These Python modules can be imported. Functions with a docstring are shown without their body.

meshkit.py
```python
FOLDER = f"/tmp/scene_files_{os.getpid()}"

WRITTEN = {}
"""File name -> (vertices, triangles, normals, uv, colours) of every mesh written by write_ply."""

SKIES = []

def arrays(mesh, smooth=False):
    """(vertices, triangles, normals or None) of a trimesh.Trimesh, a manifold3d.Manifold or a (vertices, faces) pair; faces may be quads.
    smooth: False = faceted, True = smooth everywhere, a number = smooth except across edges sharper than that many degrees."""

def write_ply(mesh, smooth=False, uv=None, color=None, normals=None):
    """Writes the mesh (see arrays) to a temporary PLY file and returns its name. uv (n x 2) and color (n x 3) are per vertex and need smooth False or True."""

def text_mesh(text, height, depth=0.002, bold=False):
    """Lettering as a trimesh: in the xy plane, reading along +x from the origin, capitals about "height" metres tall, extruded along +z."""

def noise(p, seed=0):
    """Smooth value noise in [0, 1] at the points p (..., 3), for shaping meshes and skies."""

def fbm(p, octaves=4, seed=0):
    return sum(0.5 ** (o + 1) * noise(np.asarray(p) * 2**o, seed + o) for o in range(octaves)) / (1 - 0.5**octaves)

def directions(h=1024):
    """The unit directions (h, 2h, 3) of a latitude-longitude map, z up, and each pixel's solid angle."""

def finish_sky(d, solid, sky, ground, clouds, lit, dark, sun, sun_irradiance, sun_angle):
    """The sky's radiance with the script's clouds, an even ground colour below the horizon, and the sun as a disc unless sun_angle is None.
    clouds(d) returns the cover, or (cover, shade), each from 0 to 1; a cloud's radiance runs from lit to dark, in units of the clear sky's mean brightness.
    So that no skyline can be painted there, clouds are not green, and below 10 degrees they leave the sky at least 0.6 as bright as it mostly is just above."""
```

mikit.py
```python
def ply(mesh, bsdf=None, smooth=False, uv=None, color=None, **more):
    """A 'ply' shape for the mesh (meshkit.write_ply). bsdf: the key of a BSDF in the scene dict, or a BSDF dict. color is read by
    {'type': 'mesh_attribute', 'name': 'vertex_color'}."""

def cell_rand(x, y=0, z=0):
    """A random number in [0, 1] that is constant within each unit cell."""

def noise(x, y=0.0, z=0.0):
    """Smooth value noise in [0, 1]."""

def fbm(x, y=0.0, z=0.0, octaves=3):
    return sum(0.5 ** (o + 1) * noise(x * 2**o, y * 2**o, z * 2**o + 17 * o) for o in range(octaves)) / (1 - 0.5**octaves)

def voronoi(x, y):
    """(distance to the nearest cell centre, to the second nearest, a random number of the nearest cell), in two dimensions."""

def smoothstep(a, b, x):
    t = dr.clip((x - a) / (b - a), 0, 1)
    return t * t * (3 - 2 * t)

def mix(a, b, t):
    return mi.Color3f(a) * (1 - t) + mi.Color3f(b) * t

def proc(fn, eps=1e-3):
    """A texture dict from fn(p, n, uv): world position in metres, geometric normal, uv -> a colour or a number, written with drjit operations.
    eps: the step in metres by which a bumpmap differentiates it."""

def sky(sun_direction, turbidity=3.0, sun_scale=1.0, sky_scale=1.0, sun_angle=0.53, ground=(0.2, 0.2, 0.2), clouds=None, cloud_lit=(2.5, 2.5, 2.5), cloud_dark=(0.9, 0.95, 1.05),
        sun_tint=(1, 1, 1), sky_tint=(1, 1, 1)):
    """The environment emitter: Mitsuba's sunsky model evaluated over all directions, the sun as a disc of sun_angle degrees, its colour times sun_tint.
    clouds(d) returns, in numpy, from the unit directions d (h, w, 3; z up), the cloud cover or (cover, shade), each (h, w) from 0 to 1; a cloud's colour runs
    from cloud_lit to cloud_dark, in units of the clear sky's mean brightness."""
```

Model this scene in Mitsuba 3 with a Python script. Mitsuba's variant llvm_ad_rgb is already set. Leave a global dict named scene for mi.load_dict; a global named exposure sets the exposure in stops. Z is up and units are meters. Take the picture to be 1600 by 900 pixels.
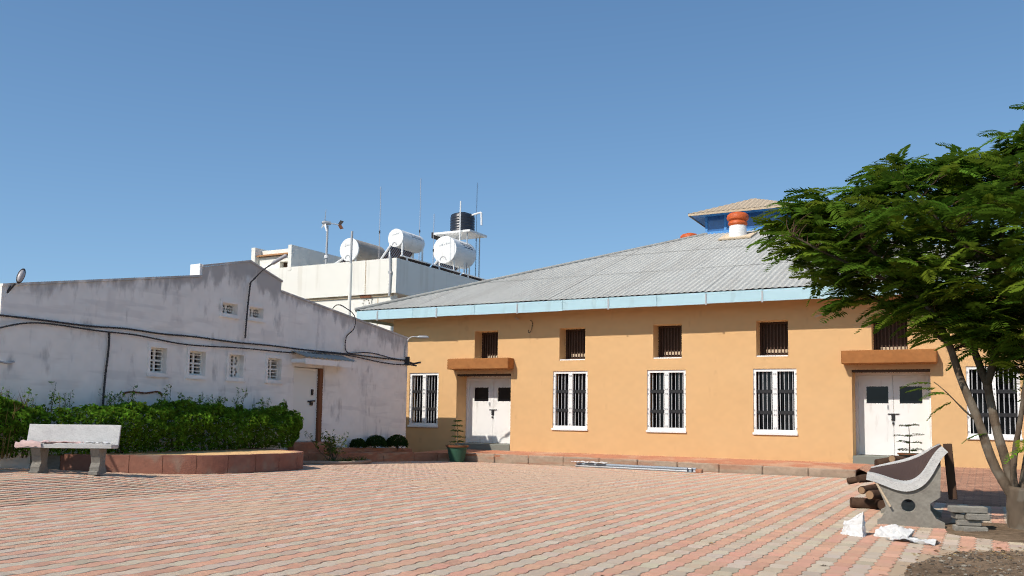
import math
import numpy as np
import trimesh
import manifold3d as m3
import drjit as dr
import mitsuba as mi
import mikit
import meshkit
from mikit import noise, fbm, smoothstep, mix, proc, cell_rand
from shapely.geometry import Polygon, Point

T = mi.ScalarTransform4f
scene = {"type": "scene"}
labels = {}

# ------------------------------------------------------------------ camera, sky, exposure
F, CY = 1384.6, 530.5
YAW, PITCH, ROLL, EYE = -0.492753, 0.0867, 0.014753, 1.15
fw = np.array([math.sin(YAW) * math.cos(PITCH), math.cos(YAW) * math.cos(PITCH), math.sin(PITCH)])
r0 = np.array([math.cos(YAW), -math.sin(YAW), 0.0])
u0 = np.cross(r0, fw)
up = -math.sin(ROLL) * r0 + math.cos(ROLL) * u0
cam = np.array([0, 0, EYE])
scene["camera"] = {
    "type": "perspective", "fov": math.degrees(2 * math.atan(800 / F)), "fov_axis": "x",
    "near_clip": 0.1, "far_clip": 3000.0, "principal_point_offset_y": -(CY - 450) / 900,
    "to_world": T().look_at(origin=cam.tolist(), target=(cam + fw).tolist(), up=up.tolist()),
}
SUN = np.array([-0.32, -1.0, 0.85])
scene["sky"] = mikit.sky(SUN.tolist(), turbidity=3, ground=(0.2, 0.16, 0.13), sky_scale=1.05, sun_tint=(0.86, 0.97, 1.22), sky_tint=(0.91, 1.07, 1.15))
exposure = 1.75


# ------------------------------------------------------------------ materials
def pr(c, rough=0.8, spec=0.3, **k):
    col = {"type": "rgb", "value": list(c)} if not isinstance(c, dict) else c
    return {"type": "principled", "base_color": col, "roughness": rough, "specular": spec, **k}


def two(b):
    return {"type": "twosided", "bsdf": b}


def bump(b, fn, scale, eps=2e-3):
    return {"type": "bumpmap", "arbitrary": proc(fn, eps), "scale": scale, "bsdf": b}


VC = {"type": "mesh_attribute", "name": "vertex_color"}
MAT = {}


def mat(name, b):
    scene["m_" + name] = b
    MAT[name] = "m_" + name


def plaster_bump(p, n, uv):
    return fbm(p.x * 9, p.y * 9, p.z * 9, 3) + 0.5 * noise(p.x * 60, p.y * 60, p.z * 60)


def orange_fn(p, n, uv):
    a = fbm(p.x * 0.9 + 3, p.y * 0.9, p.z * 1.3, 4)
    b = fbm(p.x * 7, p.y * 7, p.z * 7, 3)
    s = smoothstep(0.6, 0.78, fbm(p.x * 5.5, p.y * 5.5, p.z * 0.5 + 9, 3)) * smoothstep(0.45, 0.7, b)
    c = mix((0.625, 0.385, 0.18), (0.645, 0.41, 0.20), a)
    c = c * (0.96 + 0.08 * b)
    return mix(c, (0.42, 0.25, 0.12), 0.28 * s)


def grey_fn(p, n, uv):
    a = fbm(p.x * 0.7, p.y * 0.7 + 5, p.z * 0.9, 4)
    b = fbm(p.x * 6, p.y * 6, p.z * 6, 4)
    streak = fbm(p.x * 3.2, p.y * 3.2, p.z * 0.28 + 4, 4)
    run = smoothstep(0.54, 0.72, streak) * smoothstep(0.35, 0.65, b)
    # horizontal trowel scuffs and mould that grows along the coping
    scuff = smoothstep(0.58, 0.75, fbm(p.y * 1.1 + 2, p.z * 7, p.x, 4))
    crest = 4.17 - 0.175 * dr.abs(p.y - 13.0) - 0.12
    mould = smoothstep(0.50, 0.80, 0.55 * fbm(p.y * 5, p.z * 1.6, 7.0, 5) + 0.35 * fbm(p.y * 14, p.z * 5, 2.0, 3) + 0.36 * smoothstep(0.55, 0.0, crest - p.z))
    c = mix((0.83, 0.79, 0.725), (0.88, 0.85, 0.79), a) * (0.92 + 0.16 * b)
    c = mix(c, (0.40, 0.38, 0.37), 0.34 * run)
    c = mix(c, (0.50, 0.475, 0.455), 0.25 * scuff)
    return mix(c, (0.22, 0.21, 0.205), 0.6 * mould)


def cream_fn(p, n, uv):
    a = fbm(p.x * 0.6, p.y * 0.6, p.z * 0.8, 4)
    s = smoothstep(0.56, 0.75, fbm(p.x * 4, p.y * 4, p.z * 0.3, 4))
    return mix(mix((0.75, 0.735, 0.665), (0.80, 0.785, 0.72), a), (0.5, 0.45, 0.35), 0.25 * s)


def red_fn(p, n, uv):
    a = fbm(p.x * 1.3, p.y * 1.3, p.z * 3, 4)
    b = fbm(p.x * 14, p.y * 14, p.z * 14, 3)
    c = mix((0.31, 0.12, 0.07), (0.43, 0.205, 0.12), a) * (0.85 + 0.3 * b)
    return mix(c, (0.45, 0.33, 0.22), 0.5 * smoothstep(0.5, 0.7, fbm(p.x * 2.5 + 9, p.y * 2.5, p.z * 6, 4)))


def facing_fn(p, n, uv):  # deep red, with the partial shade on the terrace face darkened in
    a = fbm(p.x * 2.3, p.y * 2.3, p.z * 3, 4)
    b = fbm(p.x * 14, p.y * 14, p.z * 14, 3)
    c = mix((0.23, 0.095, 0.065), (0.31, 0.15, 0.105), a) * (0.8 + 0.4 * b)
    return mix(c, (0.27, 0.22, 0.17), 0.6 * smoothstep(0.52, 0.7, fbm(p.x * 3 + 9, p.y * 3, p.z * 2, 4)))


def kerb_fn(p, n, uv):
    a = fbm(p.x * 2.2, p.y * 2.2, p.z * 6, 4)
    b = fbm(p.x * 16, p.y * 16, p.z * 16, 3)
    c = mix((0.30, 0.22, 0.16), (0.42, 0.32, 0.235), a) * (0.8 + 0.4 * b)
    return mix(c, (0.36, 0.19, 0.12), 0.7 * smoothstep(0.5, 0.68, fbm(p.x * 1.4 + 4, p.y * 1.4, p.z * 9, 4)))


def terrace_top_fn(p, n, uv):
    a = fbm(p.x * 1.6, p.y * 1.6, 0, 4)
    b = fbm(p.x * 18, p.y * 18, 0, 3)
    return mix((0.50, 0.30, 0.13), (0.58, 0.38, 0.19), a) * (0.85 + 0.3 * b)


def soil_fn(p, n, uv):
    a = fbm(p.x * 1.7, p.y * 1.7, 0, 4)
    b = fbm(p.x * 22, p.y * 22, 0, 4)
    return mix((0.095, 0.066, 0.043), (0.19, 0.135, 0.088), a) * (0.55 + 0.9 * b)


def soil_bump(p, n, uv):
    return fbm(p.x * 14, p.y * 14, 0, 4)


def dust_w(p, n, uv):
    a = fbm(p.x * 0.45 + 3.3, p.y * 0.45 + 1.7, 0, 4)
    g = fbm(p.x * 26, p.y * 26, 0, 3)
    near = smoothstep(0.46, 0.66, a + 0.22 * (g - 0.5))
    return 0.27 + 0.42 * near + 0.25 * smoothstep(0.55, 0.75, g)


def asbestos_fn(p, n, uv):
    a = fbm(p.x * 1.1, p.y * 0.35, 0, 4)
    s = smoothstep(0.5, 0.68, fbm(p.x * 3.5, p.y * 0.45 + 3, 0, 4))
    b = fbm(p.x * 12, p.y * 8, 0, 3)
    c = mix((0.325, 0.325, 0.30), (0.365, 0.365, 0.34), a) * (0.93 + 0.14 * b)
    return mix(c, (0.25, 0.235, 0.21), 0.26 * s)


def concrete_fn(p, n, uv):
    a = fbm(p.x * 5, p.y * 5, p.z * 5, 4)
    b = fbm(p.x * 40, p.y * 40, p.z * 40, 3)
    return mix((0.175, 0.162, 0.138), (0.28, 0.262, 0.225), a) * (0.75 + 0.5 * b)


def terrazzo_fn(p, n, uv):
    a = fbm(p.x * 6, p.y * 6, p.z * 6, 4)
    b = cell_rand(p.x * 90, p.y * 90, p.z * 90)
    c = mix((0.44, 0.435, 0.42), (0.56, 0.555, 0.53), a)
    return mix(c, (0.34, 0.33, 0.32), 0.45 * smoothstep(0.62, 0.9, b)) * (0.9 + 0.2 * fbm(p.x * 30, p.y * 30, p.z * 30, 2))


def bark_fn(p, n, uv):
    a = fbm(p.x * 20, p.y * 20, p.z * 6, 4)
    b = fbm(p.x * 7, p.y * 7, p.z * 5, 3)
    return mix(mix((0.075, 0.055, 0.038), (0.16, 0.12, 0.085), a), (0.20, 0.18, 0.145), 0.5 * smoothstep(0.5, 0.65, b))


def bark_bump(p, n, uv):
    return fbm(p.x * 30, p.y * 30, p.z * 9, 4)


def wood_dark_fn(p, n, uv):
    a = fbm(p.x * 30, p.y * 30, p.z * 3, 3)
    return mix((0.035, 0.018, 0.010), (0.085, 0.045, 0.026), a)


def log_fn(p, n, uv):
    a = fbm(p.x * 14, p.y * 14, p.z * 14, 4)
    return mix((0.035, 0.02, 0.014), (0.13, 0.075, 0.048), a)


def canopy_fn(p, n, uv):
    a = fbm(p.x * 2, p.y * 3, p.z * 5, 4)
    b = fbm(p.x * 12, p.y * 12, p.z * 12, 3)
    return mix((0.30, 0.115, 0.035), (0.37, 0.16, 0.052), a) * (0.85 + 0.3 * b)


def fascia_fn(p, n, uv):
    a = fbm(p.x * 1.5, p.y, p.z * 6, 4)
    s = smoothstep(0.6, 0.75, fbm(p.x * 7, p.y, p.z * 1.5, 3))
    return mix(mix((0.36, 0.54, 0.60), (0.405, 0.58, 0.635), a), (0.3, 0.4, 0.4), 0.3 * s)


def white_paint_fn(p, n, uv):
    a = fbm(p.x * 3, p.y * 3, p.z * 3, 4)
    s = smoothstep(0.62, 0.8, fbm(p.x * 9, p.y * 9, p.z * 2, 4))
    return mix(mix((0.72, 0.72, 0.70), (0.8, 0.8, 0.785), a), (0.45, 0.42, 0.38), 0.35 * s)


def rust_tank_fn(p, n, uv):
    a = fbm(p.x * 2, p.y * 5, p.z * 2, 4)
    return mix((0.30, 0.25, 0.20), (0.42, 0.38, 0.33), a)


mat("orange", bump(pr(proc(orange_fn), 0.85, 0.25), plaster_bump, 0.004))
mat("greywall", bump(pr(proc(grey_fn), 0.88, 0.2), plaster_bump, 0.005))
mat("cream", bump(pr(proc(cream_fn), 0.85, 0.25), plaster_bump, 0.003))
mat("red", bump(pr(proc(red_fn), 0.85, 0.2), plaster_bump, 0.004))
mat("kerb", bump(pr(proc(kerb_fn), 0.9, 0.2), plaster_bump, 0.008))
mat("terracetop", bump(pr(proc(terrace_top_fn), 0.85, 0.2), plaster_bump, 0.003))
mat("soil", bump(pr(proc(soil_fn), 0.95, 0.1), soil_bump, 0.02, 4e-3))
mat("paver", {"type": "blendbsdf", "weight": proc(dust_w), "a": pr(VC, 0.85, 0.25), "b": pr((0.43, 0.30, 0.205), 0.95, 0.1)})
mat("vcol", pr(VC, 0.85, 0.2))
mat("asbestos", two(pr(proc(asbestos_fn), 0.9, 0.2)))
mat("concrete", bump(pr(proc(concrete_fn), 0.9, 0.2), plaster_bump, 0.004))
mat("terrazzo", pr(proc(terrazzo_fn), 0.55, 0.4))
mat("bark", bump(pr(proc(bark_fn), 0.9, 0.2), bark_bump, 0.012))
mat("wooddark", pr(proc(wood_dark_fn), 0.7, 0.3))
mat("log", bump(pr(proc(log_fn), 0.9, 0.2), bark_bump, 0.01))
mat("canopy", bump(pr(proc(canopy_fn), 0.85, 0.25), plaster_bump, 0.003))
mat("fascia", pr(proc(fascia_fn), 0.55, 0.4))
mat("white", pr(proc(white_paint_fn), 0.55, 0.4))
mat("rusttank", pr(proc(rust_tank_fn), 0.6, 0.4))
mat("glass", pr((0.008, 0.008, 0.010), 0.12, 0.3))  # near-black base colour holds the darkness of the unlit room behind
mat("blueglass", pr((0.035, 0.13, 0.34), 0.16, 0.6))
mat("bluepaint", pr((0.07, 0.26, 0.58), 0.5, 0.4))
mat("steel", pr((0.42, 0.43, 0.44), 0.4, 0.5, metallic=0.4))
mat("greybar", pr((0.40, 0.41, 0.42), 0.5, 0.4))
mat("black", pr((0.014, 0.014, 0.016), 0.5, 0.4))
mat("tankblack", pr((0.018, 0.022, 0.032), 0.33, 0.5))
mat("darkpipe", pr((0.055, 0.05, 0.05), 0.6, 0.3))
mat("cap", bump(pr((0.52, 0.10, 0.022), 0.5, 0.4), plaster_bump, 0.01))
mat("tile", pr((0.40, 0.21, 0.10), 0.85, 0.2))
mat("facing", bump(pr(proc(facing_fn), 0.85, 0.2), plaster_bump, 0.006))
mat("beige", pr((0.50, 0.40, 0.28), 0.85, 0.2))
mat("lanternroof", two(pr((0.34, 0.275, 0.20), 0.85, 0.2)))
mat("barbrown", pr((0.085, 0.045, 0.03), 0.6, 0.3))
mat("brownpaint", pr((0.17, 0.065, 0.03), 0.6, 0.3))
mat("threshold", pr((0.19, 0.20, 0.17), 0.7, 0.3))
mat("potgreen", bump(pr((0.030, 0.095, 0.058), 0.6, 0.4), plaster_bump, 0.006))
mat("potsoil", pr((0.09, 0.06, 0.04), 0.95, 0.1))
mat("plastic", two(pr((0.62, 0.61, 0.59), 0.5, 0.4)))
mat("scrap", two(pr((0.62, 0.44, 0.40), 0.8, 0.2)))
mat("bluepipe", pr((0.27, 0.32, 0.37), 0.45, 0.5))
mat("print", pr((0.05, 0.055, 0.09), 0.6, 0.3))
mat("brownseat", pr((0.065, 0.04, 0.032), 0.7, 0.3))  # seat surface, darker brown than its rims
mat("lampglass", pr((0.40, 0.38, 0.38), 0.35, 0.5))
mat("collector", pr((0.05, 0.035, 0.035), 0.3, 0.5))
mat("leaf", {"type": "principledthin", "base_color": VC, "roughness": 0.4, "diff_trans": 0.9, "spec_trans": 0.0})


# ------------------------------------------------------------------ mesh helpers
def box(x0, x1, y0, y1, z0, z1):
    m = trimesh.creation.box((x1 - x0, y1 - y0, z1 - z0))
    m.apply_translation(((x0 + x1) / 2, (y0 + y1) / 2, (z0 + z1) / 2))
    return m


def bbox(x0, x1, y0, y1, z0, z1, b=0.01):
    """box with chamfered edges"""
    b = min(b, (x1 - x0) * 0.45, (y1 - y0) * 0.45, (z1 - z0) * 0.45)
    pts = []
    for sx in (0, 1):
        for sy in (0, 1):
            for sz in (0, 1):
                c = np.array([(x0, x1)[sx], (y0, y1)[sy], (z0, z1)[sz]], float)
                s = np.array([1 - 2 * sx, 1 - 2 * sy, 1 - 2 * sz]) * b
                for k in range(3):
                    q = c + s
                    q[k] = c[k]
                    pts.append(q)
    return trimesh.convex.convex_hull(np.array(pts))


def tube(pts, rad, n=8, caps=True):
    p = np.asarray(pts, float)
    rad = np.broadcast_to(rad, (len(p),)).astype(float)
    t = np.gradient(p, axis=0)
    t /= np.linalg.norm(t, axis=1, keepdims=True) + 1e-12
    a = np.cross(t[0], [0, 0, 1.0])
    if np.linalg.norm(a) < 0.1:
        a = np.cross(t[0], [1.0, 0, 0])
    a /= np.linalg.norm(a)
    v, ang = [], np.arange(n) * 2 * np.pi / n
    for i in range(len(p)):
        a = a - t[i] * (a @ t[i])
        a /= np.linalg.norm(a)
        b = np.cross(t[i], a)
        v.append(p[i] + rad[i] * (np.cos(ang)[:, None] * a + np.sin(ang)[:, None] * b))
    v = np.vstack(v)
    f = []
    for i in range(len(p) - 1):
        for j in range(n):
            q = (i * n + j, i * n + (j + 1) % n, (i + 1) * n + (j + 1) % n, (i + 1) * n + j)
            f += [(q[0], q[1], q[2]), (q[0], q[2], q[3])]
    if caps:
        v = np.vstack([v, p[0], p[-1]])
        c0, c1 = len(v) - 2, len(v) - 1
        for j in range(n):
            f += [(c0, (j + 1) % n, j), (c1, (len(p) - 1) * n + j, (len(p) - 1) * n + (j + 1) % n)]
    return trimesh.Trimesh(v, np.array(f), process=False)


def cat(ms):
    return trimesh.util.concatenate(ms)


def spline(pts, n=24):
    from scipy.interpolate import CubicSpline
    p = np.asarray(pts, float)
    s = np.r_[0, np.cumsum(np.linalg.norm(np.diff(p, axis=0), axis=1))]
    return CubicSpline(s, p)(np.linspace(0, s[-1], n))


def lathe(profile, n=32, at=(0, 0, 0)):
    prof = np.asarray(profile, float)
    ang = np.arange(n) * 2 * np.pi / n
    v = np.stack([prof[:, None, 0] * np.cos(ang), prof[:, None, 0] * np.sin(ang), np.broadcast_to(prof[:, None, 1], (len(prof), n))], -1).reshape(-1, 3)
    f = []
    for i in range(len(prof) - 1):
        for j in range(n):
            q = (i * n + j, i * n + (j + 1) % n, (i + 1) * n + (j + 1) % n, (i + 1) * n + j)
            f += [(q[0], q[1], q[2]), (q[0], q[2], q[3])]
    return trimesh.Trimesh(v + np.asarray(at), np.array(f), process=False)


def diff(a, cutters):
    A = m3.Manifold(m3.Mesh(np.asarray(a.vertices, np.float32), np.asarray(a.faces, np.uint32)))
    for c in cutters:
        A = A - m3.Manifold(m3.Mesh(np.asarray(c.vertices, np.float32), np.asarray(c.faces, np.uint32)))
    m = A.to_mesh()
    return trimesh.Trimesh(m.vert_properties[:, :3], m.tri_verts, process=False)


def prism(poly_uv, a0, a1, axis):
    """polygon extruded along world axis: 'x' -> polygon in (y,z); 'y' -> polygon in (x,z); 'z' -> polygon in (x,y)"""
    m = trimesh.creation.extrude_polygon(Polygon(poly_uv) if not isinstance(poly_uv, Polygon) else poly_uv, a1 - a0, engine="earcut")
    v = np.array(m.vertices)
    u, w, h = v[:, 0], v[:, 1], v[:, 2] + a0
    if axis == "x":
        nv, flip = np.c_[h, u, w], False
    elif axis == "y":
        nv, flip = np.c_[u, h, w], True
    else:
        nv, flip = np.c_[u, w, h], False
    f = m.faces[:, ::-1] if flip else m.faces
    return trimesh.Trimesh(nv, f, process=False)


def roughen(m, amp, freq, seed=0):
    v = np.array(m.vertices)
    n = np.array(m.vertex_normals)
    k = meshkit.fbm(v * freq + 31.7 * seed, 3) - 0.5
    m = m.copy()
    m.vertices = v + n * (amp * 2 * k)[:, None]
    return m


_count = {}


def key(base, parent=None):
    full = base if parent is None else parent + "__" + base
    k = full
    i = 0
    while k in _count:
        i += 1
        k = f"{full}_{i:03d}"
    _count[k] = 1
    return k


def add(base, mesh, m, parent=None, smooth=False, label=None, cat_=None, group=None, kind=None, color=None):
    k = key(base, parent)
    scene[k] = mikit.ply(mesh, MAT[m] if isinstance(m, str) else m, smooth=smooth, color=color)
    tag(k, label, cat_, group, kind)
    return k


def tag(k, label=None, cat_=None, group=None, kind=None):
    d = {}
    if label:
        d["label"] = label
    if cat_:
        d["category"] = cat_
    if group:
        d["group"] = group
    if kind:
        d["kind"] = kind
    if d:
        labels[k] = {**labels.get(k, {}), **d}


def thing(base, label, cat_, group=None):
    k = key(base)
    tag(k, label, cat_, group)
    return k


def rng(seed):
    return np.random.default_rng(seed)


# ------------------------------------------------------------------ ground, yard, walkway, terrace
def g(x, y):
    x, y = np.asarray(x, float), np.asarray(y, float)
    return 0.16 * np.clip(-x / 11.0, 0, 1.2) * np.clip((19.3 - y) / 7.0, 0, 1) + 0.10 * np.clip((-x - 9.0) / 2.0, 0, 1) * np.clip((9.6 - y) / 1.8, 0, 1)


gx, gy = np.meshgrid([-900, -200, -60, -30, -15, 0, 15, 30, 60, 200, 900], [-900, -200, -60, -30, 0, 15, 30, 60, 200, 900], indexing="ij")
gv = np.c_[gx.ravel(), gy.ravel(), np.full(gx.size, -0.08)]
gf = []
ny_ = gx.shape[1]
for i in range(gx.shape[0] - 1):
    for j in range(ny_ - 1):
        a = i * ny_ + j
        gf += [(a, a + ny_, a + ny_ + 1), (a, a + ny_ + 1, a + 1)]
add("ground", trimesh.Trimesh(gv, gf, process=False), "soil", kind="structure", label="bare brown earth reaching out under and beyond the yard")

# yard outline (plan) where pavers lie
TERR = [(-14.6, 4.0), (-13.05, 5.0), (-13.05, 8.55), (-12.75, 8.92), (-12.3, 9.27), (-11.73, 9.71), (-11.2, 10.16), (-10.95, 10.59), (-10.8, 11.16),
        (-10.76, 11.88), (-10.85, 12.3), (-11.08, 12.6), (-11.6, 12.85), (-12.4, 13.0), (-12.99, 13.0), (-14.6, 13.0)]
from scipy.interpolate import CubicSpline as _CS
_t = np.array(TERR[3:12]); _u = np.r_[0, np.cumsum(np.linalg.norm(np.diff(_t, axis=0), axis=1))]
TERR = TERR[:3] + [tuple(q) for q in _CS(_u, _t)(np.linspace(0, _u[-1], 40))] + TERR[12:]
terr_poly = Polygon(TERR)
bed_poly = Polygon([(-12.45, 13.0), (-12.0, 13.9), (-11.72, 14.6), (-11.78, 15.3), (-12.05, 15.9), (-12.45, 16.2)])
soil_poly = Polygon([(-0.80, 2.0), (-0.74, 6.2), (-0.76, 7.6), (-0.60, 8.5), (-0.38, 9.1), (0.1, 9.45), (0.9, 9.6), (3.5, 9.7), (3.5, 2.0)])
ring_poly = Polygon([(0.27 + (0.80 + 0.10 * math.sin(3 * a)) * math.cos(a) * 0.82, 11.05 + (0.80 + 0.1 * math.sin(2 * a + 1)) * math.sin(a)) for a in np.linspace(0, 2 * math.pi, 40)[:-1]])

YX0, YX1, YY0, YY1 = -14.0, 3.2, 2.4, 19.28
PW, PL = 0.14, 0.20


def project(P):
    d = np.asarray(P) - cam
    rr = math.cos(ROLL) * r0 + math.sin(ROLL) * u0
    z = d @ fw
    return np.c_[800 + F * (d @ rr) / z, CY - F * (d @ up) / z], z


# sand bed under the pavers, following the fall of the yard
bx, by = np.meshgrid(np.linspace(YX0, YX1, 60), np.linspace(YY0 - 2.2, YY1, 60), indexing="ij")
bv = np.c_[bx.ravel(), by.ravel(), (g(bx, by) - 0.0045).ravel()]
bf = []
for i in range(59):
    for j in range(59):
        a = i * 60 + j
        bf += [(a, a + 60, a + 61), (a, a + 61, a + 1)]
mat("sand", pr((0.34, 0.255, 0.175), 0.95, 0.1))
add("yard_paving", trimesh.Trimesh(bv, bf, process=False), "sand", kind="structure", label="open yard paved with wavy pink and grey blocks laid in alternate stripes")

# the same paving goes on behind and beside the camera
def stripes_fn(p, n, uv):
    k = (p.x + 14.0) / 0.14
    odd = dr.floor(k) - 2 * dr.floor(dr.floor(k) / 2)
    c = mix((0.46, 0.238, 0.165), (0.395, 0.345, 0.272), odd) * (0.8 + 0.4 * fbm(p.x * 6, p.y * 6, 0, 3))
    return mix(c, (0.43, 0.29, 0.185), 0.35)


mat("stripes", pr(proc(stripes_fn), 0.9, 0.2))
add("outer_paving", cat([box(-14.0, 26.0, -28.0, 0.15, -0.1, -0.006), box(3.5, 26.0, 0.16, 12.5, -0.1, -0.006)]), "stripes", "yard_paving")

# zigzag block template
kn = np.array([0, 0.12, 0.38, 0.62, 0.88, 1.0])
of = np.array([0, 0.009, 0.009, -0.009, -0.009, 0.0])
gap = 0.0022
right = np.c_[PW / 2 - gap + of, (kn - 0.5) * PL]
left = np.c_[-PW / 2 + gap + of, (kn - 0.5) * PL]
right[0, 1] += gap; left[0, 1] += gap; right[-1, 1] -= gap; left[-1, 1] -= gap
outl = np.vstack([right, left[::-1]])
NO = len(outl)
inner = outl.copy()
inner[:, 0] -= np.sign(np.r_[np.ones(6), -np.ones(6)]) * 0.003
inner[[0, 11], 1] += 0.005; inner[[5, 6], 1] -= 0.005
tv = np.vstack([np.c_[inner, np.zeros(NO)], np.c_[outl, np.full(NO, -0.0022)], np.c_[outl, np.full(NO, -0.03)]])
tf = []
for i in range(5):
    a, b, c, d = i, i + 1, NO - 2 - i, NO - 1 - i
    tf += [(a, b, c), (a, c, d)]
for i in range(NO):
    j = (i + 1) % NO
    tf += [(NO + i, NO + j, j), (NO + i, j, i), (2 * NO + i, 2 * NO + j, NO + j), (2 * NO + i, NO + j, NO + i)]
tf = np.array(tf)

ci = np.arange(int((YX1 - YX0) / PW))
ri = np.arange(int((YY1 - YY0) / PL))
CX, CYY = np.meshgrid(YX0 + (ci + 0.5) * PW, YY1 - (ri + 0.5) * PL, indexing="ij")
IX = np.meshgrid(ci, ri, indexing="ij")[0]
cx, cy, ix = CX.ravel(), CYY.ravel(), IX.ravel()
pp, pz = project(np.c_[cx, cy, g(cx, cy)])
keep = (pz > 1.2) & (pp[:, 0] > -260) & (pp[:, 0] < 1860) & (pp[:, 1] < 1010)
import shapely
cpts = shapely.points(cx, cy)
block = terr_poly.buffer(0.04).union(bed_poly.buffer(0.02)).union(ring_poly)
keep &= ~shapely.contains(block, cpts)
edge_n = meshkit.fbm(np.c_[cx * 2, cy * 2, np.zeros_like(cx)], 3) - 0.5
keep &= ~shapely.contains(soil_poly.buffer(-0.06), cpts)
keep &= ~((cx < -12.42) & (cy > 12.9))
cx, cy, ix, pp, pz = cx[keep], cy[keep], ix[keep], pp[keep], pz[keep]
R = rng(5)
NP = len(cx)
zz = g(cx, cy) + R.normal(0, 0.0008, NP)
tilt = R.normal(0, 0.005, (NP, 2))
redc, grec = np.array([0.46, 0.238, 0.165]), np.array([0.395, 0.345, 0.272])
tone = np.where((ix % 2 == 0)[:, None], redc, grec)
tone = tone * (1 + R.normal(0, 0.085, (NP, 1))) * (1 + R.normal(0, 0.03, (NP, 3)))
tone = np.clip(tone, 0.03, 0.75)


def pavers(idx):
    n = len(idx)
    v = np.broadcast_to(tv, (n,) + tv.shape).copy()
    v[:, :, 2] += v[:, :, 0] * tilt[idx, 0][:, None] + v[:, :, 1] * tilt[idx, 1][:, None]
    v[:, :, 0] += cx[idx][:, None]
    v[:, :, 1] += cy[idx][:, None]
    v[:, :, 2] += zz[idx][:, None]
    f = (tf[None] + (np.arange(n) * len(tv))[:, None, None]).reshape(-1, 3)
    c = np.repeat(tone[idx], len(tv), axis=0)
    return trimesh.Trimesh(v.reshape(-1, 3), f, process=False), c


inside = (pp[:, 0] > 10) & (pp[:, 0] < 1590) & (pp[:, 1] > 0) & (pp[:, 1] < 893)
area = np.where(inside, (EYE - zz) / np.maximum(pz, 0.5) ** 3, 0)
order = np.argsort(-area)
for i in order[:300]:
    m_, c_ = pavers(np.array([i]))
    add("paver", m_, "paver", "yard_paving", color=c_)
m_, c_ = pavers(order[300:])
add("paver_field", m_, "paver", "yard_paving", color=c_, kind="stuff")

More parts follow.
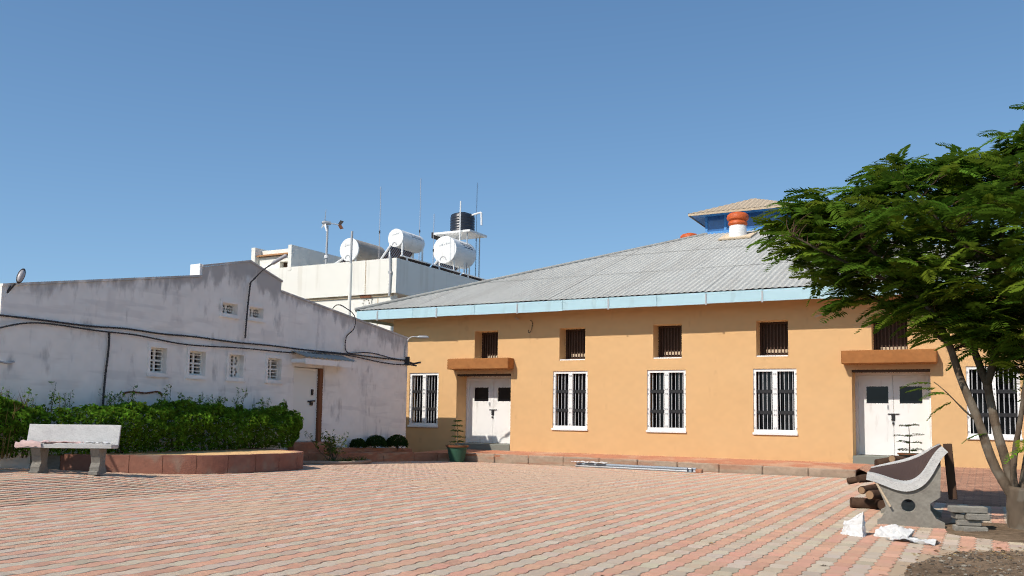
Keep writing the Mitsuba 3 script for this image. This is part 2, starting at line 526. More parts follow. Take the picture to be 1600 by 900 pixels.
# soil patch lower right, with grit, dead leaves
sx, sy = np.meshgrid(np.linspace(-1.0, 3.5, 90), np.linspace(2.0, 9.9, 120), indexing="ij")
ins = shapely.contains(soil_poly, shapely.points(sx, sy))
dist_e = np.where(ins, shapely.distance(soil_poly.exterior, shapely.points(sx, sy)), -0.1)
sz = -0.03 + 0.05 * np.clip(dist_e / 0.25, 0, 1) + 0.035 * (meshkit.fbm(np.c_[sx.ravel() * 3, sy.ravel() * 3, np.zeros(sx.size)], 4).reshape(sx.shape) - 0.4)
sv = np.c_[sx.ravel(), sy.ravel(), sz.ravel()]
sf = []
for i in range(89):
    for j in range(119):
        a = i * 120 + j
        sf += [(a, a + 120, a + 121), (a, a + 121, a + 1)]
add("soil", trimesh.Trimesh(sv, sf, process=False), "soil", kind="structure", smooth=True, label="patch of loose brown soil breaking the paving in the near right corner")


def soil_z(x, y):
    from scipy.interpolate import RegularGridInterpolator
    return RegularGridInterpolator((sx[:, 0], sy[0]), sz, bounds_error=False, fill_value=0.0)(np.c_[x, y])


def lumps(px_, py_, pz_, s, seed, flat=0.6):
    r = rng(seed)
    ico = trimesh.creation.icosahedron()
    V, Fc = np.array(ico.vertices), np.array(ico.faces)
    n = len(px_)
    vv = V[None] * (1 + r.normal(0, 0.18, (n, 12, 1)))
    vv = vv * s[:, None, None] * np.stack([1 + r.uniform(-0.3, 0.3, n), 1 + r.uniform(-0.3, 0.3, n), flat * np.ones(n)], -1)[:, None]
    vv += np.stack([px_, py_, pz_], -1)[:, None]
    return trimesh.Trimesh(vv.reshape(-1, 3), (Fc[None] + (np.arange(n) * 12)[:, None, None]).reshape(-1, 3), process=False), 12


def deadleaves(px_, py_, pz_, s, seed):
    r = rng(seed)
    n = len(px_)
    a = r.uniform(0, 2 * np.pi, n)
    base = np.array([(-1, 0, 0.0), (0, 0.42, 0.22), (1, 0, 0.1), (0, -0.42, 0.22), (0, 0, 0.0)])
    vv = base[None] * s[:, None, None] * np.stack([np.ones(n), r.uniform(0.5, 1.2, n), r.uniform(0.2, 1.5, n)], -1)[:, None]
    ca, sa = np.cos(a)[:, None], np.sin(a)[:, None]
    X = vv[..., 0] * ca - vv[..., 1] * sa + px_[:, None]
    Y = vv[..., 0] * sa + vv[..., 1] * ca + py_[:, None]
    Z = vv[..., 2] + pz_[:, None] + 0.004
    f = np.array([(0, 4, 1), (1, 4, 2), (2, 4, 3), (3, 4, 0)])
    return trimesh.Trimesh(np.stack([X, Y, Z], -1).reshape(-1, 3), (f[None] + (np.arange(n) * 5)[:, None, None]).reshape(-1, 3), process=False)


def shades(cols, n, per, seed, j=0.15):
    r = rng(seed)
    c = np.asarray(cols)[r.integers(0, len(cols), n)] * (1 + r.normal(0, j, (n, 1)))
    return np.repeat(np.clip(c, 0.004, 0.9), per, axis=0)


R = rng(11)
qx, qy = R.uniform(-0.95, 3.0, 9000), R.uniform(4.5, 9.7, 9000)
ok = shapely.contains(soil_poly, shapely.points(qx, qy))
qx, qy = qx[ok], qy[ok]
s_ = np.abs(R.normal(0, 0.006, len(qx))) + 0.003
m_, per = lumps(qx, qy, soil_z(qx, qy) + s_ * 0.3, s_, 12)
add("grit", m_, "vcol", kind="stuff", cat_="gravel", label="stones and clods strewn over the brown soil patch",
    color=shades([(0.12, 0.095, 0.07), (0.085, 0.066, 0.05), (0.18, 0.145, 0.11), (0.27, 0.24, 0.19)], len(qx), per, 13))
qx, qy = R.uniform(-0.95, 2.6, 2600), R.uniform(5.0, 9.9, 2600)
ok = shapely.contains(soil_poly.buffer(0.12), shapely.points(qx, qy)) & (R.uniform(size=2600) < 0.25 + 0.75 * (qy > 8.5))
qx, qy = qx[ok], qy[ok]
m_ = deadleaves(qx, qy, np.maximum(soil_z(qx, qy), 0.0) + 0.004, R.uniform(0.010, 0.03, len(qx)), 14)
leafdry = [(0.24, 0.11, 0.04), (0.32, 0.18, 0.07), (0.15, 0.08, 0.035), (0.42, 0.30, 0.14), (0.10, 0.07, 0.04)]
add("leaf_litter", m_, two(pr(VC, 0.9, 0.2)), kind="stuff", cat_="dead leaves", label="fallen dry leaves along the edge of the soil patch", color=shades(leafdry, len(qx), 5, 15))
# scattered leaves and specks on the paving (denser to the right under the tree)
n = 900
qx, qy = R.uniform(-9, 1.6, n), R.uniform(5, 18, n)
dens = np.clip(np.exp(-np.hypot(qx + 0.4, qy - 9.5) / 1.3) * 1.6 + 0.07, 0, 1)
ok = R.uniform(size=n) < dens
qx, qy = qx[ok], qy[ok]
m_ = deadleaves(qx, qy, g(qx, qy) + 0.003, R.uniform(0.010, 0.034, len(qx)), 17)
add("scattered_leaves", m_, two(pr(VC, 0.9, 0.2)), kind="stuff", cat_="dead leaves", label="single dead leaves and crumbs scattered over the paving blocks",
    color=shades(leafdry + [(0.05, 0.035, 0.025)], len(qx), 5, 18))
# soil dish round the tree foot
rr_, aa_ = np.meshgrid(np.linspace(0.02, 1.05, 14), np.linspace(0, 2 * np.pi, 40), indexing="ij")
rv = np.c_[(0.27 + rr_ * np.cos(aa_)).ravel(), (11 + rr_ * np.sin(aa_)).ravel(), (0.045 - 0.055 * rr_ ** 2).ravel()]
rv[:, 2] += 0.03 * (meshkit.fbm(rv * 6, 3) - 0.5)
rf = []
for i in range(13):
    for j in range(39):
        a = i * 40 + j
        rf += [(a, a + 40, a + 41), (a, a + 41, a + 1)]
add("soil", trimesh.Trimesh(rv, rf, process=False), "soil", kind="structure", smooth=True, label="low ring of bare soil round the foot of the tree")

# walkway along the orange building and along the grey one
wk = Polygon([(-13.0, 13.0), (-12.4, 13.0), (-12.4, 18.2), (-12.15, 18.9), (-11.7, 19.28), (-9, 19.34), (-6, 19.3), (-2.4, 19.5), (-2.2, 22.1), (-13.0, 22.1)])


def wkz(x, y):
    return 0.20 + 0.03 * np.clip(18.8 - y, 0, 6) + 0.04 * np.clip((y - 19.3) / 1.7, 0, 1) - 0.05 * np.clip((x + 8) / 5, 0, 1) * np.clip((21 - y) / 1.7, 0, 1)


def draped(poly, zfun, thick, step=0.25):
    tri = trimesh.creation.extrude_polygon(poly.segmentize(step), 1.0, engine="earcut")
    tri = tri.subdivide_to_size(0.6)
    v = np.array(tri.vertices)
    zt = zfun(v[:, 0], v[:, 1])
    v[:, 2] = np.where(v[:, 2] > 0.5, zt, zt - thick)
    return trimesh.Trimesh(v, tri.faces, process=False)


add("walkway", draped(wk.buffer(-0.02), wkz, 0.05), "red", kind="structure", label="raised red walkway running along the foot of both buildings")
kx = np.linspace(-11.75, -2.4, 11)
for i in range(10):
    y0 = 19.31 + 0.02 * math.sin(i)
    z1 = float(wkz((kx[i] + kx[i + 1]) / 2, 19.4)) + 0.012
    mm = bbox(kx[i] + 0.006, kx[i + 1] - 0.006, y0, y0 + 0.12, -0.06, z1, 0.015)
    mm = roughen(mm.subdivide_to_size(0.12), 0.012, 5, i)
    add("kerb_stone", mm, "kerb", "walkway")
ks = [(-12.42, 13.0), (-12.42, 14.3), (-12.42, 15.6), (-12.42, 16.9), (-12.41, 18.15), (-12.2, 18.85), (-11.76, 19.3)]
for i in range(6):
    a, b = np.array(ks[i]), np.array(ks[i + 1])
    d = (b - a) / np.linalg.norm(b - a)
    nn = np.array([-d[1], d[0]])
    a, b = a + d * 0.006, b - d * 0.006
    poly = [tuple(a), tuple(b), tuple(b + nn * 0.12), tuple(a + nn * 0.12)]
    mm = prism(Polygon(poly), -0.06, float(wkz(-12.4, (a[1] + b[1]) / 2)) + 0.012, "z")
    add("kerb_stone", roughen(mm.subdivide_to_size(0.15), 0.008, 5, 20 + i), "red", "walkway")
# brick-red paved apron right of the second door, falling to the yard
ap_x, ap_y = np.meshgrid(np.linspace(-2.35, 6, 30), np.linspace(12.9, 22.0, 40), indexing="ij")
ap_z = 0.012 + 0.21 * np.clip((ap_y - 14.0) / 6.0, 0, 1)
front = 14.2 + np.clip((-0.9 - ap_x) / 1.4, 0, 1) * 5.3
av, af = np.c_[ap_x.ravel(), np.maximum(ap_y, front).ravel(), ap_z.ravel()], []
av[:, 2] = 0.012 + 0.215 * np.clip((av[:, 1] - 14.0) / 6.0, 0, 1) - np.where(ap_y.ravel() <= front.ravel() + 0.01, 0.03, 0)
for i in range(29):
    for j in range(39):
        a = i * 40 + j
        af += [(a, a + 40, a + 41), (a, a + 41, a + 1)]


def apron_fn(p, n, uv):
    row = p.y / 0.11
    col = p.x / 0.23 + 0.5 * (dr.floor(row) - 2 * dr.floor(dr.floor(row) / 2))
    fy, fx = row - dr.floor(row), col - dr.floor(col)
    joint = smoothstep(0.12, 0.03, dr.minimum(fy, 1 - fy)) + smoothstep(0.06, 0.015, dr.minimum(fx, 1 - fx))
    t = cell_rand(col, row)
    c = mix((0.25, 0.125, 0.08), (0.34, 0.185, 0.12), t) * (0.8 + 0.4 * fbm(p.x * 9, p.y * 9, 0, 3))
    return mix(c, (0.13, 0.10, 0.075), 0.7 * dr.clip(joint, 0, 1))


mat("apron", pr(proc(apron_fn), 0.9, 0.2))
add("path", trimesh.Trimesh(av, af, process=False), "apron", kind="structure", label="brick red path sloping up to the building behind the tree")

# terrace in front of the grey building
TZ = 0.45
add("terrace", prism(terr_poly.buffer(-0.03), TZ - 0.08, TZ, "z"), "terracetop", kind="structure", label="raised terrace with a curved red edge carrying the hedge")
te = np.array(TERR[1:-1])
seg = np.linalg.norm(np.diff(te, axis=0), axis=1)
cum = np.r_[0, np.cumsum(seg)]


def terr_at(s):
    return np.array([np.interp(s, cum, te[:, 0]), np.interp(s, cum, te[:, 1])])


ns = int(cum[-1] / 0.5)
for i in range(ns):
    s0, s1 = cum[-1] * i / ns, cum[-1] * (i + 1) / ns
    ss = np.linspace(s0 + 0.004, s1 - 0.004, 7)
    P = np.array([terr_at(s) for s in ss])
    d = np.gradient(P, axis=0)
    d /= np.linalg.norm(d, axis=1, keepdims=True)
    nn = np.c_[-d[:, 1], d[:, 0]]
    poly = Polygon(np.vstack([P, (P + nn * 0.09)[::-1]]))
    mm = prism(poly.buffer(0), 0.0, TZ + 0.006 + 0.002 * (i % 3), "z").subdivide_to_size(0.2)
    add("facing_slab", mm, "concrete" if i < 8 else "facing", "terrace")  # leftmost slabs take a darker grey in place of the bench's shadow
# planting bed beside the terrace end
bed = draped(bed_poly, lambda x, y: g(x, y) + 0.03 + 0.03 * (meshkit.fbm(np.c_[x * 5, y * 5, 0 * x], 3) - 0.5), 0.08, 0.12)
add("planting_bed", bed, "soil", kind="structure", label="small curved bed of soil between terrace end and walkway")
bb = np.array([(-12.30, 13.35), (-12.0, 13.95), (-11.72, 14.6), (-11.78, 15.3), (-12.05, 15.9), (-12.4, 16.2)])
bs = spline(bb, 26)
mm = tube(np.c_[bs, g(bs[:, 0], bs[:, 1]) + 0.03], 0.045, 7)
add("edging", roughen(mm, 0.01, 8, 3), "kerb", "planting_bed", smooth=True)

# ------------------------------------------------------------------ orange building
OB = thing("orange_building", "long single storey orange building with sheet roof, pale blue fascia and rooftop lantern", "building")
WY = 21.0
X0, X1 = -15.2, 1.2
low = [(-14.59, -13.60), (-10.04, -9.05), (-7.45, -6.46), (-4.84, -3.85), (-0.39, 0.60)]
upw = [(-12.44, -11.71), (-9.86, -9.13), (-7.29, -6.56), (-4.76, -4.03), (-2.23, -1.50)]
doors = [(-13.00, -11.29), (-2.66, -1.07)]
LZ, UZ, DZ = (0.82, 2.35), (2.63, 3.48), (0.20, 2.30)
cut = []
for a, b in low:
    cut.append(box(a, b, 20.5, WY + 0.42, *LZ))
for a, b in upw:
    cut.append(box(a, b, 20.5, WY + 0.50, *UZ))
for a, b in doors:
    cut.append(box(a, b, 20.5, WY + 0.65, *DZ))
add("wall", diff(box(X0, X1, WY, WY + 1.0, -0.1, 4.0), cut), "orange", OB)
add("wall", cat([box(X0, X0 + 1, WY + 1.0, 40.4, -0.1, 4.0), box(X1 - 1, X1, WY + 1.0, 40.4, -0.1, 4.0), box(X0, X1, 40.4, 41.0, -0.1, 4.0)]), "orange", OB)


def lower_window(a, b):
    z0, z1 = LZ
    w = add("window", cat([box(a, a + 0.062, WY + 0.03, WY + 0.10, z0 + 0.05, z1), box(b - 0.062, b, WY + 0.03, WY + 0.10, z0 + 0.05, z1),
                           box(a + 0.062, b - 0.062, WY + 0.032, WY + 0.098, z1 - 0.065, z1), box(a + 0.062, b - 0.062, WY + 0.032, WY + 0.098, z0 + 0.05, z0 + 0.115),
                           box((a + b) / 2 - 0.055, (a + b) / 2 + 0.055, WY + 0.025, WY + 0.095, z0 + 0.115, z1 - 0.065)]), "white", OB)
    add("sill", bbox(a - 0.015, b + 0.015, WY - 0.045, WY + 0.12, z0 - 0.01, z0 + 0.05, 0.008), "white", w)
    add("pane", box(a + 0.03, b - 0.03, WY + 0.30, WY + 0.31, z0 + 0.05, z1 - 0.02), "glass", w)
    c = (a + b) / 2
    for lo, hi in ((a + 0.062, c - 0.055), (c + 0.055, b - 0.062)):
        for k in range(4):
            x = lo + (hi - lo) * (k + 0.5 if k < 4 else 0) / 4.0
            add("bar", tube([(x, WY + 0.12, z0 + 0.06), (x, WY + 0.12, z1 - 0.03)], 0.0115, 6), "greybar", w)
        for zf in (0.335, 0.655):
            zc = z0 + (z1 - z0) * zf
            add("strap", box(lo + 0.01, hi - 0.005, WY + 0.085, WY + 0.105, zc - 0.038, zc + 0.038), "black", w)
    hs = []
    for zf in (0.1, 0.3, 0.37, 0.62, 0.69, 0.92):
        zc = z0 + (z1 - z0) * zf
        for x in (a + 0.02, c - 0.02, c + 0.02, b - 0.02):
            hs.append(box(x - 0.012, x + 0.012, WY + 0.012, WY + 0.031, zc - 0.018, zc + 0.018))
    add("hinges", cat(hs), "greybar", w, kind="stuff")


for a, b in low:
    lower_window(a, b)


def upper_window(a, b, i):
    z0, z1 = UZ
    yb = WY + 0.50
    w = add("upper_window", cat([box(a, a + 0.05, yb - 0.10, yb - 0.02, z0 + 0.04, z1), box(b - 0.05, b, yb - 0.10, yb - 0.02, z0 + 0.04, z1),
                                 box(a + 0.05, b - 0.05, yb - 0.10, yb - 0.02, z1 - 0.05, z1), box(a + 0.05, b - 0.05, yb - 0.10, yb - 0.02, z0 + 0.04, z0 + 0.09)]), "wooddark", OB)
    add("shutter", box(a + 0.02, b - 0.02, yb - 0.015, yb - 0.003, z0 + 0.05, z1 - 0.01), "wooddark", w)
    for k in range(8):
        x = a + 0.05 + (b - a - 0.1) * (k + 0.5) / 8
        add("bar", box(x - 0.011, x + 0.011, yb - 0.075, yb - 0.055, z0 + 0.09, z1 - 0.05), "barbrown", w)
    add("lower_rail", box(a + 0.14, b - 0.05, yb - 0.052, yb - 0.035, z0 + 0.12, z0 + 0.20), "beige", w)
    add("sill", box(a + 0.01, b - 0.01, WY + 0.01, yb - 0.10, z0 + 0.002, z0 + 0.03), "white", w)


for i, (a, b) in enumerate(upw):
    upper_window(a, b, i)


def door(a, b, i):
    yb = WY + 0.65
    z0, z1 = 0.40, 2.30
    c = (a + b) / 2
    add("threshold", bbox(a + 0.005, b - 0.005, WY - 0.02 - 0.1 * i, yb, 0.18, z0, 0.012), "threshold", OB)
    fr = cat([box(a, a + 0.06, yb - 0.12, yb - 0.01, z0, z1), box(b - 0.06, b, yb - 0.12, yb - 0.01, z0, z1), box(a + 0.06, b - 0.06, yb - 0.12, yb - 0.01, z1 - 0.1, z1)])
    d = add("door", fr, "white", OB)
    for lo, hi, s in ((a + 0.065, c - 0.004, 0), (c + 0.004, b - 0.065, 1)):
        pl = lo + 0.13 + 0.04 * (1 - s)
        leaf = diff(box(lo, hi, yb - 0.075, yb - 0.03, z0 + 0.01, z1 - 0.105), [box(pl, pl + 0.46, yb - 0.2, yb + 0.1, 1.57, 1.95)])
        add("door_leaf", leaf, "white", d)
        add("pane", box(pl - 0.01, pl + 0.47, yb - 0.04, yb - 0.034, 1.56, 1.96), "glass", d)
    add("bolt", cat([tube([(c - 0.12, yb - 0.09, 1.33), (c + 0.12, yb - 0.09, 1.33)], 0.013, 6), box(c - 0.045, c + 0.03, yb - 0.10, yb - 0.076, 1.18, 1.34),
                     box(c - 0.03, c + 0.012, yb - 0.11, yb - 0.076, 1.10, 1.15)]), "black", d)
    add("handle", box(c - 0.13, c - 0.10, yb - 0.11, yb - 0.076, 1.45, 1.54), "greybar", d)
    cp = bbox(c - 0.97, c + 0.94, WY - 0.34, WY - 0.003, 2.42, 2.71, 0.012)
    cp = roughen(cp.subdivide_to_size(0.12), 0.006, 3, i)
    k = add("canopy", cp, "canopy", OB)
    add("lintel", box(a + 0.005, b - 0.005, WY + 0.02, WY + 0.3, 2.25, 2.299), "wooddark", k)


for i, (a, b) in enumerate(doors):
    door(a, b, i)

# eave: soffit, fascia boards, drip clips
EY, EX0, EX1, EZ0, EZ1 = 20.28, -16.0, 2.0, 3.85, 4.115
BY = 41.7
add("soffit", cat([box(EX0 + 0.03, EX1 - 0.03, EY + 0.03, WY + 0.2, 3.93, 3.96), box(EX0 + 0.03, X0 + 0.3, WY + 0.2, BY - 0.03, 3.93, 3.96),
                   box(X1 - 0.3, EX1 - 0.03, WY + 0.2, BY - 0.03, 3.93, 3.96), box(X0 + 0.3, X1 - 0.3, BY - 1, BY - 0.03, 3.93, 3.96)]), "beige", OB)
jx = [EX0, -15.25, -14.05, -13.25, -12.05, -10.75, -9.45, -8.2, -6.95, -5.75, -4.45, -3.2, -1.9, -0.6, 0.7, EX1]
for i in range(len(jx) - 1):
    add("fascia_panel", bbox(jx[i] + 0.004, jx[i + 1] - 0.004, EY + 0.003 * (i % 2), EY + 0.025, EZ0 - 0.006 * (i % 3), EZ1, 0.004), "fascia", OB)
    if i in (1, 3, 5, 7, 9, 10, 12):
        add("fascia_clip", box(jx[i] - 0.018, jx[i] + 0.018, EY - 0.016, EY - 0.002, EZ0 - 0.035, EZ1 - 0.03), "greybar", OB)
for x_ in (EX0, EX1):
    add("fascia_panel", box(x_ - 0.012, x_ + 0.012, EY + 0.03, BY, EZ0, EZ1), "fascia", OB)

# corrugated roof, sheet by sheet on the front slope
LC = np.array([-7.0, 30.7])
LB = 1.3
RZ0, RY0 = 4.135, EY + 0.0
RZ1, RY1 = 7.43, LC[1] - LB
slope = (RZ1 - RZ0) / (RY1 - RY0)
HX0, HX1 = EX0 - 0.05, EX1 + 0.05
LX0, LX1 = LC[0] - LB, LC[0] + LB


def hip_y(x):
    a = RY0 + (x - HX0) / (LX0 - HX0) * (RY1 - RY0)
    b = RY0 + (HX1 - x) / (HX1 - LX1) * (RY1 - RY0)
    return np.minimum(np.minimum(a, b), RY1)


roof = add("roof", cat([trimesh.Trimesh([(HX0, RY0, RZ0 - .04), (LX0, RY1, RZ1 - .04), (LX0, LC[1] + LB, RZ1 - .04), (HX0, BY, RZ0 - .04)], [(0, 1, 2), (0, 2, 3), (2, 1, 0), (3, 2, 0)], process=False),
                        trimesh.Trimesh([(HX1, RY0, RZ0 - .04), (LX1, RY1, RZ1 - .04), (LX1, LC[1] + LB, RZ1 - .04), (HX1, BY, RZ0 - .04)], [(2, 1, 0), (3, 2, 0)], process=False),
                        trimesh.Trimesh([(HX0, BY, RZ0 - .04), (HX1, BY, RZ0 - .04), (LX1, LC[1] + LB, RZ1 - .04), (LX0, LC[1] + LB, RZ1 - .04)], [(2, 1, 0), (3, 2, 0)], process=False),
                        trimesh.Trimesh([(HX0, RY0, RZ0 - .07), (HX1, RY0, RZ0 - .07), (LX1, RY1, RZ1 - .07), (LX0, RY1, RZ1 - .07)], [(0, 1, 2), (0, 2, 3)], process=False)]), "asbestos", OB)
PITCHW = 0.146
SW = PITCHW * 7
rows = [(RY0, 23.35), (23.25, 26.4), (26.3, RY1)]
ncol = int(math.ceil((HX1 - HX0) / SW))
R = rng(21)
for r_, (y0, y1) in enumerate(rows):
    for c_ in range(ncol):
        xs = np.linspace(HX0 + c_ * SW, min(HX0 + (c_ + 1) * SW + 0.03, HX1), 7 * 8 + 1)
        hy = hip_y(xs)
        ok = hy > y0 + 0.02
        if ok.sum() < 3:
            continue
        xs, hy = xs[ok], hy[ok]
        ye = np.minimum(y1, hy)
        nseg = 3
        V = []
        lift = 0.008 * r_ + R.uniform(0, 0.006) + 0.004 * (c_ % 2)
        for k in range(nseg + 1):
            y = y0 + (ye - y0) * k / nseg
            z = RZ0 + slope * (y - RY0) + 0.010 * np.cos(2 * np.pi * (xs - HX0) / PITCHW) + lift
            V.append(np.c_[xs, y, z])
        n_ = len(xs)
        V = np.vstack(V)
        f = []
        for k in range(nseg):
            for j in range(n_ - 1):
                a = k * n_ + j
                f += [(a, a + 1, a + n_ + 1), (a, a + n_ + 1, a + n_)]
        add("sheet", trimesh.Trimesh(V, f, process=False), "asbestos", roof, smooth=True)
for (xa, xb) in ((HX0, LX0), (HX1, LX1)):
    add("ridge_cap", tube([(xa, RY0, RZ0 + 0.02), ((xa + xb) / 2, (RY0 + RY1) / 2, (RZ0 + RZ1) / 2 + 0.02), (xb, RY1, RZ1 + 0.02)], 0.06, 8), "asbestos", roof, smooth=True)
# lantern
LN = add("lantern", cat([box(LX0, LX1, LC[1] - LB - 0.03, LC[1] - LB + 0.05, 7.36, 7.52), box(LX0, LX1, LC[1] + LB - 0.05, LC[1] + LB, 7.36, 7.52),
                         box(LX0 - 0.03, LX0 + 0.05, LC[1] - LB - 0.03, LC[1] + LB, 7.36, 7.52), box(LX1 - 0.05, LX1, LC[1] - LB, LC[1] + LB, 7.36, 7.52)]), "bluepaint", OB)
for t_ in np.linspace(0, 1, 5):
    x = LX0 + 2 * LB * t_
    add("post", box(x - 0.04, x + 0.04, LC[1] - LB - 0.035, LC[1] - LB + 0.045, 7.52, 8.12), "bluepaint", LN)
    if 0 < t_:
        add("post", box(LX0 - 0.035, LX0 + 0.045, LC[1] - LB + 2 * LB * t_ - 0.04, LC[1] - LB + 2 * LB * t_ + 0.04, 7.52, 8.12), "bluepaint", LN)
for k in range(4):
    xa = LX0 + 2 * LB * k / 4
    add("pane", box(xa + 0.045, xa + 2 * LB / 4 - 0.045, LC[1] - LB, LC[1] - LB + 0.01, 7.52, 8.12), "blueglass", LN)
    ya = LC[1] - LB + 2 * LB * k / 4
    add("pane", box(LX0, LX0 + 0.01, ya + 0.05, ya + 2 * LB / 4 - 0.045, 7.52, 8.12), "blueglass", LN)
add("inner_wall", box(LX0 + 0.3, LX1 - 0.1, LC[1] - LB + 0.3, LC[1] + LB - 0.1, 7.3, 8.1), "bluepaint", LN)
RH = 1.80
apx = np.array([LC[0], LC[1], 8.86])
lv = []
cr = [(-RH, -RH), (RH, -RH), (RH, RH), (-RH, RH)]
lms = []
for k in range(4):
    a = np.array([LC[0] + cr[k][0], LC[1] + cr[k][1], 8.10])
    b = np.array([LC[0] + cr[(k + 1) % 4][0], LC[1] + cr[(k + 1) % 4][1], 8.10])
    nn_ = 42
    V, f = [], []
    nrm = np.cross(b - a, apx - a)
    nrm /= np.linalg.norm(nrm)
    for j in range(nn_ + 1):
        s = j / nn_
        e = a + (b - a) * s
        V.append(e + nrm * 0.010 * math.cos(j * math.pi))
        top = apx + (e - apx) * 0.02
        # run up the slope until the hip
        h = 1 - abs(2 * s - 1)
        up_ = e + (((a + b) / 2 - e) * 0 + (apx - (a + b) / 2)) * h
        V.append(up_ + nrm * 0.010 * math.cos(j * math.pi) * min(1, h * 8))
    for j in range(nn_):
        q = 2 * j
        f += [(q, q + 2, q + 3), (q, q + 3, q + 1)]
    lms.append(trimesh.Trimesh(V, f, process=False))
lr = add("lantern_roof", cat(lms), "lanternroof", OB)
add("soffit", box(LC[0] - RH + 0.03, LC[0] + RH - 0.03, LC[1] - RH + 0.03, LC[1] + RH - 0.03, 8.055, 8.07), "bluepaint", lr)
add("edge_board", cat([box(LC[0] - RH, LC[0] + RH, LC[1] - RH, LC[1] - RH + 0.02, 8.02, 8.09), box(LC[0] - RH, LC[0] - RH + 0.02, LC[1] - RH + 0.02, LC[1] + RH, 8.02, 8.09)]), "beige", lr)


# roof ventilators
def ventilator(x, y, z, tilt_):
    v = add("ventilator", lathe([(0, 0.0), (0.29, 0.0), (0.275, 0.3), (0.26, 0.47), (0, 0.47)], 24, (x, y, z)), "white", OB, smooth=40)
    add("vent_cap", lathe([(0.0, 0.44), (0.27, 0.44), (0.305, 0.50), (0.29, 0.56), (0.27, 0.60), (0.33, 0.64), (0.35, 0.71), (0.33, 0.79), (0.26, 0.85), (0.12, 0.89), (0, 0.90)], 24, (x, y, z)), "cap", v, smooth=40)
    bm = bbox(-0.52, 0.52, -0.5, 0.5, -0.03, 0.03, 0.01)
    bm.apply_transform(trimesh.transformations.rotation_matrix(tilt_[0], tilt_[1]))
    bm.apply_translation((x, y, z + 0.12))
    add("flashing", bm, "beige", v)


ventilator(-6.93, 28.15, RZ0 + slope * (28.15 - RY0) - 0.06, (math.atan(slope), (1, 0, 0)))
ventilator(-9.35, 30.9, RZ0 + (RZ1 - RZ0) / (LX0 - HX0) * (-9.35 - HX0) - 0.02, (-math.atan((RZ1 - RZ0) / (LX0 - HX0)), (0, 1, 0)))
# small spout and hook on the wall under the eave
add("spout", tube(spline([(-11.15, WY + 0.05, 3.80), (-11.12, WY - 0.1, 3.80), (-11.0, WY - 0.16, 3.74)], 8), 0.028, 8), "beige", OB, smooth=True)
add("wire_loop", tube(spline([(-10.72, WY - 0.02, 3.72), (-10.66, WY - 0.02, 3.55), (-10.75, WY - 0.02, 3.38), (-10.78, WY - 0.015, 3.47)], 14), 0.008, 5), "darkpipe", OB)
add("spout", tube(spline([(-3.22, WY + 0.05, 3.55), (-3.25, WY - 0.1, 3.55), (-3.4, WY - 0.16, 3.50)], 8), 0.022, 8), "beige", OB, smooth=True)

# ------------------------------------------------------------------ grey gabled building
GB = thing("grey_building", "low grey gabled building with stained plaster, small louvred vents and a door under an awning", "building")
GX = -13.0
gable = [(8.0, -0.1), (18.6, -0.1), (18.6, 3.08), (13.94, 3.68), (13.95, 3.89), (13.03, 4.17), (11.83, 3.88), (11.83, 3.69), (8.0, 2.99)]
lv_w = [(10.73, 11.08), (11.60, 11.98), (12.57, 12.95), (13.63, 14.02)]
at_w = [(12.34, 12.73), (13.05, 13.44)]
GT = 0.24
cuts = [box(GX - 0.5, GX + 0.5, a, b, 1.83, 2.28) for a, b in lv_w] + [box(GX - 0.5, GX + 0.5, a, b, 3.06, 3.27) for a, b in at_w] + [box(GX - 0.16, GX + 0.5, 14.43, 15.36, 0.50, 2.15)]
add("wall", diff(prism(gable, GX - GT, GX, "x"), cuts), "greywall", GB)
# long side walls and roof running back to the left
add("wall", cat([box(-24, GX - GT - 0.003, 8.0, 8.22, -0.1, 2.95), box(-24, GX - GT - 0.003, 18.38, 18.6, -0.1, 3.02), prism([(8.0, -0.1), (18.6, -0.1), (18.6, 2.9), (13.03, 3.66), (8.0, 2.85)], -24.2, -24, "x")]), "cream", GB)
rp = [(7.75, 2.80), (13.03, 3.62), (18.85, 2.85), (18.85, 2.92), (13.03, 3.69), (7.75, 2.87)]
add("roof", prism(rp, -24.3, GX - GT - 0.004, "x"), "asbestos", GB)


def coping(y0, z0, y1, z1, over=0.02):
    P = np.array([(y0, z0 + 0.002), (y1, z1 + 0.002), (y1, z1 + 0.04), (y0, z0 + 0.04)])
    return prism(Polygon(P), GX - GT - over, GX + over, "x")


add("coping", cat([coping(8.0, 2.99, 11.82, 3.69)]), "greywall", GB)
add("coping", coping(11.81, 3.88, 13.03, 4.17), "greywall", GB)
add("coping", coping(13.033, 4.17, 13.97, 3.887), "greywall", GB)
add("coping", coping(13.955, 3.68, 18.62, 3.08), "greywall", GB)
add("parapet_end", bbox(GX - GT - 0.03, GX - 0.005, 11.76, 11.828, 3.66, 3.935, 0.006), "white", GB, label="end of the raised gable, coloured white to stand for its sunlit face")  # sunlight on the step's end face, put in as a white block
add("parapet_end", bbox(GX - 0.5, GX - GT - 0.004, 7.98, 8.2, 2.6, 3.0, 0.01), "cream", GB)


